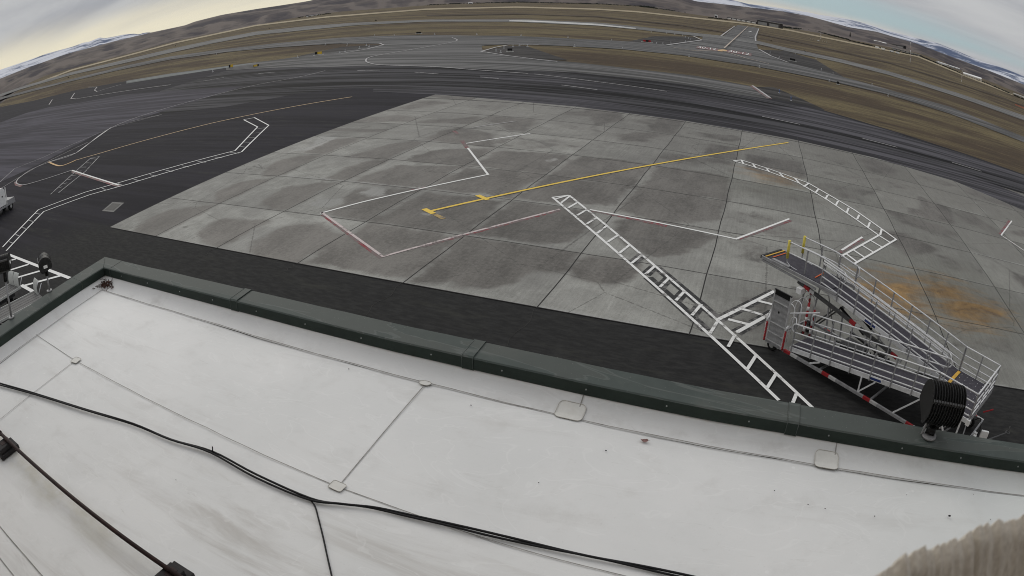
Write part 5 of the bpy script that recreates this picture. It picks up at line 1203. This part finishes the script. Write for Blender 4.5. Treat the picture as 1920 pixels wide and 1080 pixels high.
# ------------------------------------------------------------------ airfield furniture, far away but real
MAT['sign_y'] = simple('yellow_sign_face', (.62, .42, .06), .5, 0, .05, 2); MAT['sign_k'] = simple('black_sign_face', (.015, .015, .015), .5, 0, .1, 2)
MAT['sign_r'] = simple('red_sign_face', (.35, .03, .03), .5, 0, .05, 2); MAT['pad'] = simple('pale_pad', (.42, .42, .40), .8, 0, .1, 2)
MAT['mast_w'] = simple('white_mast', (.62, .62, .60), .5, 0, .05, 3); MAT['lite'] = simple('pale_fixture', (.52, .53, .54), .5, 0, .1, 3); MAT['lite_b'] = simple('blue_fixture', (.12, .18, .36), .5, 0, .1, 3)
def yaw_to_cam(p): return math.atan2(CAM[1] - p.y, CAM[0] - p.x) + math.pi / 2
def sign(px, py, wpx, hpx, faces, label, yaw=0.0, pad=True):
    p = g(px, py); k = pxm(p); W, Hh = wpx * k, max(.5, hpx * k * 1.05); e = empty('taxiway_sign', p, yaw_to_cam(p) + yaw); tag(e, label, 'sign', 'signs along the taxiways')
    bd = MB().box((0, 0, .18 + Hh / 2), (W, .25, Hh)).build('sign_box', MAT['sign_k'], e)
    x = -W / 2
    for f, m in faces:
        MB().box((x + f * W / 2, -.131, .18 + Hh / 2), (f * W * .96, .012, Hh * .9)).build('sign_face', MAT[m], bd); x += f * W
    for s_ in (-.35, .35): MB().tube([(s_ * W, 0, 0), (s_ * W, 0, .18)], .05, 6).build('leg', MAT['alu_dull'], e)
    if pad: MB().box((0, .1, .03), (W * 1.5, 1.2, .06)).build('concrete_base', MAT['pad'], e)
sign(433, 127.5, 9, 5.5, [(.3, 'sign_k'), (.7, 'sign_y')], 'small yellow taxiway sign with black part near the dark apron edge', .5, False)
sign(480, 126, 11, 3.6, [(.75, 'sign_y'), (.25, 'sign_k')], 'low tilted pale yellow taxiway sign beside the grey taxiway', .3, False)
sign(597, 103, 14, 5.0, [(.35, 'sign_k'), (.65, 'sign_y')], 'wide yellow and black taxiway sign on the left grass island')
sign(785, 63.5, 9, 3.0, [(1, 'sign_k')], 'black backed sign beyond the taxiway in front of the dry grass')
sign(956, 96.5, 9, 4.6, [(1, 'sign_k')], 'black backed sign at the tip of the middle grass island')
sign(1213, 79.5, 15, 3.6, [(.35, 'sign_r'), (.35, 'sign_k'), (.3, 'sign_r')], 'red runway sign on the grass short of the crossing taxiway')
sign(1486, 114.5, 11, 4.0, [(1, 'sign_k')], 'black backed sign right of the crossing taxiway')
sign(1571, 158.5, 5, 4.5, [(1, 'sign_k')], 'small dark sign on a white pad beside the right taxiway')
LI = [(702, 67.5), (739, 67), (815, 64.8), (894, 65), (977, 67), (1065, 70.5), (651, 85), (687, 86), (692, 87.5), (674, 91), (647, 97), (610, 84.6), (637, 99.5), (558, 108.5), (406, 102), (399, 135), (930, 96), (939, 99.3), (945, 90.5), (962, 88), (974, 86.3), (989, 87.3), (1077, 87.6), (1147, 76.3), (1167, 92.3), (1221, 60.6), (1231, 82.3), (1243, 82.8), (1258, 81.3), (1285, 78), (1295, 75.2), (1291, 72.3), (1285, 70.2), (1280, 67.4), (1265, 65), (1250, 62.6), (1292, 106), (1424, 126.5), (1444, 99.6), (1461, 108.6), (1492, 101.5), (1530, 109.5), (1540, 131.5), (1562, 139.3), (1635, 159.5), (1665, 180.3), (1555, 152.5)]
p = g(*LI[0]); proto = empty('edge_light', p); tag(proto, 'small pale edge light standing on the grass beside a taxiway', 'edge light', 'taxiway edge lights')
b = MB(); b.tube([(0, 0, 0), (0, 0, .06)], .26, 12); b.build('base_plate', MAT['lite'], proto)
b = MB(); b.tube([(0, 0, .06), (0, 0, .34), (0, 0, .5), (0, 0, .56)], [.05, .06, .12, .03], 10); b.build('lamp_head', MAT['lite'], proto)
for q_ in LI[1:]:
    c = proto.copy(); COL.objects.link(c); p = g(*q_); c.location = p; k = min(2.2, max(1.0, 2.0 * pxm(p) / .5)); c.scale = (k, k, k)
    for ch_ in proto.children: d_ = ch_.copy(); COL.objects.link(d_); d_.parent = c
for q_, lb_ in (((1461, 174.5), 'blue edge light on the dark asphalt corner nearer the crossing taxiway'), ((1483, 188.5), 'blue edge light on the dark asphalt corner nearer the concrete pad')):
    p = g(*q_); e = empty('edge_light', p); tag(e, lb_, 'edge light'); MB().tube([(0, 0, 0), (0, 0, .5), (0, 0, .62)], [.06, .08, .12], 10).build('lamp_head', MAT['lite_b'], e); MB().tube([(0, 0, 0), (0, 0, .05)], .2, 12).build('base_plate', MAT['lite'], e)
for i, (q_, s_) in enumerate((((128, 145.5), 1.6), ((236, 117), 1.3), ((329, 86.5), 1.4), ((705, 39.5), 2.2), ((1446, 77.5), 1.6), ((1509, 96.7), 1.6), ((505, 53.5), 1.2))):
    p = g(*q_); k = pxm(p) * s_; b = MB(); pr_ = random.Random(i)
    for c_ in range(26):
        d_ = Vector((pr_.gauss(0, .5), pr_.gauss(0, .4), abs(pr_.gauss(.5, .35)))) * k; s2 = k * pr_.uniform(.25, .5); b.box(d_, (s2, s2 * .7, s2 * .6), Matrix.Rotation(pr_.uniform(0, 3), 3, 'Z') @ Matrix.Rotation(pr_.uniform(0, 1), 3, 'X'))
    o = b.build('bush', MAT['dkveg'] if 'dkveg' in MAT else MAT.setdefault('dkveg', simple('dark_evergreen', (.018, .022, .016), .9, 0, .4, 2))); o.location = p; tag(o, 'small dark bush standing alone in the dry grass', 'bush', 'dark bushes in the dry grass')
def top_z(p, px, py):
    v = ray(px, py); d_ = math.hypot(p.x - cx, p.y - cy); return cz + d_ * v[2] / math.hypot(v[0], v[1])
def mast(px, pb, ptx, pt, label):
    p = g(px, pb); h = top_z(p, ptx, pt) - p.z; e = empty('mast', p); tag(e, label, 'mast'); r = max(.12, pxm(p) * .55); n = 5
    for i in range(n):
        MB().tube([(0, 0, h * i / n + (.002 if i else 0)), (0, 0, h * (i + 1) / n)], r, 8).build('mast_segment', MAT['mast_w'] if i % 2 == 0 else MAT['mast_r'], e)
    MB().box((0, 0, h + r), (r * 4, r * 2.4, r * 2)).build('lamp_bar', MAT['alu_dark'], e)
MAT['mast_r'] = simple('faded_mast_band', (.42, .33, .30), .6, 0, .1, 3)
mast(1706.5, 117, 1707, 78, 'tall banded mast standing in the grass in front of the far buildings')
mast(1803, 154, 1804.5, 132, 'shorter pale mast in front of the big pale shed')
mast(1539, 73, 1539, 61, 'thin mast beside the row of white approach lights')
for i, q_ in enumerate(((1520, 73), (1524, 74), (1528, 75.5), (1542, 77.5), (1545.5, 78.5), (1550, 80))):
    p = g(*q_); k = pxm(p); o = MB().tube([(0, 0, 0), (0, 0, .9 * k), (0, 0, 1.3 * k)], [.25 * k, .3 * k, .6 * k], 8).build('approach_light', MAT['mast_w']); o.location = p; tag(o, 'small white approach light in the row on the far grass', 'approach light', 'row of approach lights')
p = g(1534.5, 77.5); k = pxm(p); o = MB().tube([(0, 0, 0), (0, 0, k), (0, 0, 2.2 * k), (0, 0, 2.8 * k)], [k * .8, 1.8 * k, 1.8 * k, k * .6], 12).build('approach_light', MAT['white_p']); o.location = p; tag(o, 'largest white light housing in the approach light row', 'approach light', 'row of approach lights')
# orange barrier net at the right edge
MAT['net'] = simple('orange_net', (.55, .16, .10), .7, 0, .2, 3)
A_, B_ = g(1903, 197), g(1925, 206); e = empty('barrier_net', A_); tag(e, 'low orange barrier net on the grass at the right edge', 'barrier'); d_ = B_ - A_; h = pxm(A_) * 2.2
b = MB(); n = 10
for k in range(n + 1): b.tube([d_ * k / n, d_ * k / n + Vector((0, 0, h))], .05 * h, 6)

for z in (.3, .65, 1): b.bar(Vector((0, 0, h * z)), d_ + Vector((0, 0, h * z)), .05 * h, .22 * h)
b.build('net', MAT['net'], e)
# lone conifer
p = g(1594, 70.5); h = top_z(p, 1594, 60.5) - p.z; e = empty('conifer_tree', p); tag(e, 'lone dark conifer standing on the rise beyond the runway', 'tree')
MB().tube([(0, 0, 0), (0, 0, h * .9)], [h * .035, h * .008], 8).build('trunk', MAT['twig'], e); b = MB(); pr_ = random.Random(5)
for i in range(900):
    t = pr_.random() ** .7; rad = h * .30 * (1 - t) * (.75 + .3 * math.sin(t * 34)) + h * .01; a = pr_.uniform(0, 6.283); rr_ = rad * pr_.uniform(.35, 1.05); z = h * (.10 + .9 * t)
    c_ = Vector((rr_ * math.cos(a), rr_ * math.sin(a), z - rr_ * .25)); s_ = h * pr_.uniform(.025, .05); m_ = Matrix.Rotation(a, 3, 'Z') @ Matrix.Rotation(pr_.uniform(.2, .9), 3, 'Y')
    b.add([c_ + m_ @ Vector(v_) * s_ for v_ in ((-1, -.6, 0), (1, -.5, 0), (1.2, .5, 0), (-1, .6, 0))], [(0, 1, 2, 3)])
b.build('crown', MAT['dkveg'], e, fix=False)
# far buildings
BM = {n_: simple(n_, c_, .8, 0, .12, .05) for n_, c_ in (('pale_cladding', (.58, .57, .55)), ('white_cladding', (.82, .82, .81)), ('dark_cladding', (.040, .038, .038)), ('grey_roof', (.22, .22, .22)), ('tan_cladding', (.30, .27, .22)), ('bright_roof', (.72, .72, .72)))}
def building(px0, py0, px1, py1, hpx, dep, wall, roof, label, doors=0, doorm='white_cladding', gable=.0, name='building', group=None):
    A_, B_ = g(px0, py0), g(px1, py1); d_ = B_ - A_; W = math.hypot(d_.x, d_.y); k = (pxm(A_) + pxm(B_)) / 2; h = hpx * k * 1.25
    e = empty(name, (A_.x, A_.y, min(A_.z, B_.z) - .4), math.atan2(d_.y, d_.x)); tag(e, label, 'building', group); D = dep * k
    # depth runs away from the camera
    rgt = Vector((d_.x, d_.y, 0)).normalized(); aw = Vector((-rgt.y, rgt.x, 0)); sg = 1 if aw.dot(A_ - Vector(CAM)) > 0 else -1
    MB().box((W / 2, sg * D / 2, h / 2), (W, D, h)).build('wall', BM[wall], e)
    b = MB()
    if gable: b.prism([(-.02 * W, -sg * .03 * D, h + .003), (-.02 * W, sg * 1.03 * D, h + .003), (-.02 * W, sg * D / 2, h * (1 + gable))], (W * 1.04, 0, 0))
    else: b.box((W / 2, sg * D / 2, h + .06 * h), (W * 1.02, D * 1.02, .11 * h))
    b.build('roof', BM[roof], e)
    for i in range(doors):
        w_ = W / doors
        MB().box((w_ * (i + .5), -sg * .05, h * .40), (w_ * .78, .3, h * .62)).build('door', BM[doorm], e)
    return e
building(1363, 35, 1418, 44.5, 3.2, 7, 'dark_cladding', 'grey_roof', 'long dark hangar row with six pale doors facing the crossing taxiway', 6, 'pale_cladding')
building(1365, 29.5, 1419, 38, 1.6, 4, 'pale_cladding', 'pale_cladding', 'second long pale hangar row behind the dark hangar row', 6, 'white_cladding')
building(1340, 32.5, 1345, 33.2, 5.0, 3, 'white_cladding', 'grey_roof', 'small white block house left of the hangar rows', 1, 'dark_cladding')
building(1419.5, 45.5, 1462, 53.5, 8.0, 8, 'dark_cladding', 'grey_roof', 'large dark hangar right of the hangar rows', 2, 'grey_roof')
building(1423, 35.5, 1450, 39.5, 4.5, 3, 'tan_cladding', 'pale_cladding', 'tan upper block rising behind the large dark hangar', 3, 'bright_roof')
for i, (x0, y0, x1, y1, hh, lb_) in enumerate(((1288, 17.5, 1300, 19, 2.2, 'white town building at the left of the far town'), (1303, 18, 1311, 19.5, 2.6, 'brightest white town building left of the far hangars'), (1318, 20, 1330, 22, 1.6, 'low pale town building between the white ones'), (1348, 24.5, 1356, 25.8, 2.0, 'pale town building above the left end of the hangar rows'), (1362, 24, 1378, 27, 2.0, 'pale flat town building above the hangar rows'), (1386, 25.5, 1394, 27, 2.4, 'small white town building above the middle of the hangar rows'), (1397, 29.5, 1405, 31.2, 2.6, 'white town building above the right end of the hangar rows'), (1466, 40.5, 1472, 41.8, 1.6, 'tiny pale building on the rise right of the dark hangar'), (1480, 42, 1489, 43.8, 1.8, 'tiny white building farther right of the dark hangar'), (1522, 49, 1534, 52, 1.5, 'low white roof on the rise left of the lone conifer'))):
    building(x0, y0 + 1, x1, y1 + 1, hh, 3, 'white_cladding' if i % 2 else 'pale_cladding', 'bright_roof' if i % 2 else 'grey_roof', lb_, 2, 'dark_cladding')
building(1638, 78.5, 1660, 83.5, 2.4, 4, 'white_cladding', 'bright_roof', 'white roofed house group left of the long dark roof', 3, 'dark_cladding', .4)
building(1661, 83, 1694, 92, 4.5, 5, 'dark_cladding', 'dark_cladding', 'dark block in the middle of the right hand buildings', 3, 'grey_roof')
building(1672, 91.5, 1725, 105, 2.6, 5, 'dark_cladding', 'pale_cladding', 'long low building with dark wall behind the tall mast', 6, 'grey_roof')
building(1759, 118.5, 1779, 124, 2.6, 5, 'white_cladding', 'bright_roof', 'bright white roofed shed left of the pale shed', 3, 'pale_cladding', .3)
building(1780, 125.5, 1800, 131, 2.6, 5, 'pale_cladding', 'white_cladding', 'pale roofed shed between the bright shed and the big pale shed', 3, 'grey_roof', .3)
building(1806, 141, 1839, 153, 5.0, 9, 'pale_cladding', 'white_cladding', 'big pale shed with ribbed walls behind the shorter mast', 7, 'tan_cladding', .35)
building(577, 31.5, 600, 28, 1.6, 3, 'white_cladding', 'grey_roof', 'white farm building beside dark trees on the left rise', 3, 'dark_cladding')
building(878, 7.2, 886, 7, 1.8, 3, 'white_cladding', 'bright_roof', 'small white house alone on the far rise at the top', 1, 'dark_cladding', .4)
building(1900, 175.5, 1925, 186, 2.6, 6, 'pale_cladding', 'white_cladding', 'white building at the right edge behind the far grass', 4, 'grey_roof')
# parked white vehicles in front of the dark hangar and on the perimeter road
def truck(px, py, wpx, label, col='white_p'):
    p = g(px, py); k = pxm(p); W = wpx * k; e = empty('parked_truck', p, yaw_to_cam(p)); tag(e, label, 'truck', 'vehicles parked by the far hangars')
    b = MB(); b.prism([(-W / 2, -W * .12, W * .06), (W / 2, -W * .12, W * .06), (W / 2, -W * .12, W * .30), (W * .36, -W * .12, W * .42), (-W / 2, -W * .12, W * .42)], (0, W * .24, 0)); b.build('body', MAT[col], e)
    MB().box((W * .40, -W * .121, W * .31), (W * .12, .02, W * .07)).build('window', MAT['sign_k'], e)
    for x in (-.3, .3): MB().tube([(x * W, -W * .135, W * .07), (x * W, W * .135, W * .07)], W * .07, 10).build('wheel', MAT['tyre'], e)
truck(1429, 45.5, 7, 'white truck left of two in front of the large dark hangar'); truck(1438, 47, 7.5, 'brightest white truck in front of the large dark hangar')
truck(1447, 48.5, 6, 'grey white truck third in front of the large dark hangar', 'pale_p'); truck(1456, 50, 6, 'grey white truck at the right end of the dark hangar', 'pale_p')
for i, x in enumerate((1645, 1656, 1672, 1683)):
    truck(x, 90.5 + (x - 1645) * .27, 9, ['white truck at the left end of the line below the white roofed houses', 'second white truck in the line below the white roofed houses', 'third white truck in the line, left of the tall mast', 'white truck nearest the tall mast'][i])
# dark scrub and hedges along the plateau edge
b = MB(); pr_ = random.Random(9)
def scrub(pts, n, hpx):
    xs = np.array([p[0] for p in pts]); ys = np.array([p[1] for p in pts])
    for i in range(n):
        x = pr_.uniform(xs[0], xs[-1]); y = float(np.interp(x, xs, ys)) + pr_.gauss(0, .25); p = g(x, y); k = pxm(p); h = hpx * k * pr_.uniform(.4, 1.1)
        for j in range(5):
            c_ = p + Vector((pr_.gauss(0, 1.1) * k, pr_.gauss(0, .8) * k, h * pr_.uniform(.1, .7))); s_ = h * pr_.uniform(.35, .7)
            m_ = Matrix.Rotation(pr_.uniform(0, 3), 3, 'Z') @ Matrix.Rotation(pr_.uniform(0, 1.2), 3, 'X')
            b.box(c_, (s_ * 1.5, s_, s_ * .8), m_)
scrub([(800, 9.8), (850, 7.4), (967, 4.4), (1120, 7.6), (1197, 11.6), (1290, 24)], 420, 1.7)
scrub([(1200, 12.5), (1280, 19), (1340, 27)], 260, 3.0)
scrub([(1330, 33), (1365, 37.5)], 60, 1.6)
scrub([(1455, 50), (1520, 57), (1592, 75)], 260, 2.6); scrub([(1592, 76), (1660, 92), (1720, 105)], 200, 2.0)
scrub([(1720, 103), (1806, 140), (1853, 158), (1920, 187)], 260, 2.2)
scrub([(560, 33), (620, 25.5)], 50, 2.0)
o = b.build('scrub', MAT['dkveg']); tag(o, kind='stuff'); o['label'] = 'dark scrub and hedges along the far edge of the airfield'

# ------------------------------------------------------------------ thin winter air
hz = MB(); hz.box((cx, cy + 9000, 1150), (62000, 58000, 2306)); ho = hz.build('haze', None)
hm = bpy.data.materials.new('thin_air'); hm.use_nodes = True; ht = hm.node_tree; ht.nodes.clear()
hv = N(ht, 'ShaderNodeVolumePrincipled'); hv.inputs['Color'].default_value = (.80, .86, .95, 1); hv.inputs['Density'].default_value = 4e-6; hv.inputs['Anisotropy'].default_value = .2
hout = N(ht, 'ShaderNodeOutputMaterial'); ht.links.new(hv.outputs[0], hout.inputs['Volume']); ho.data.materials.append(hm); tag(ho, kind='stuff')
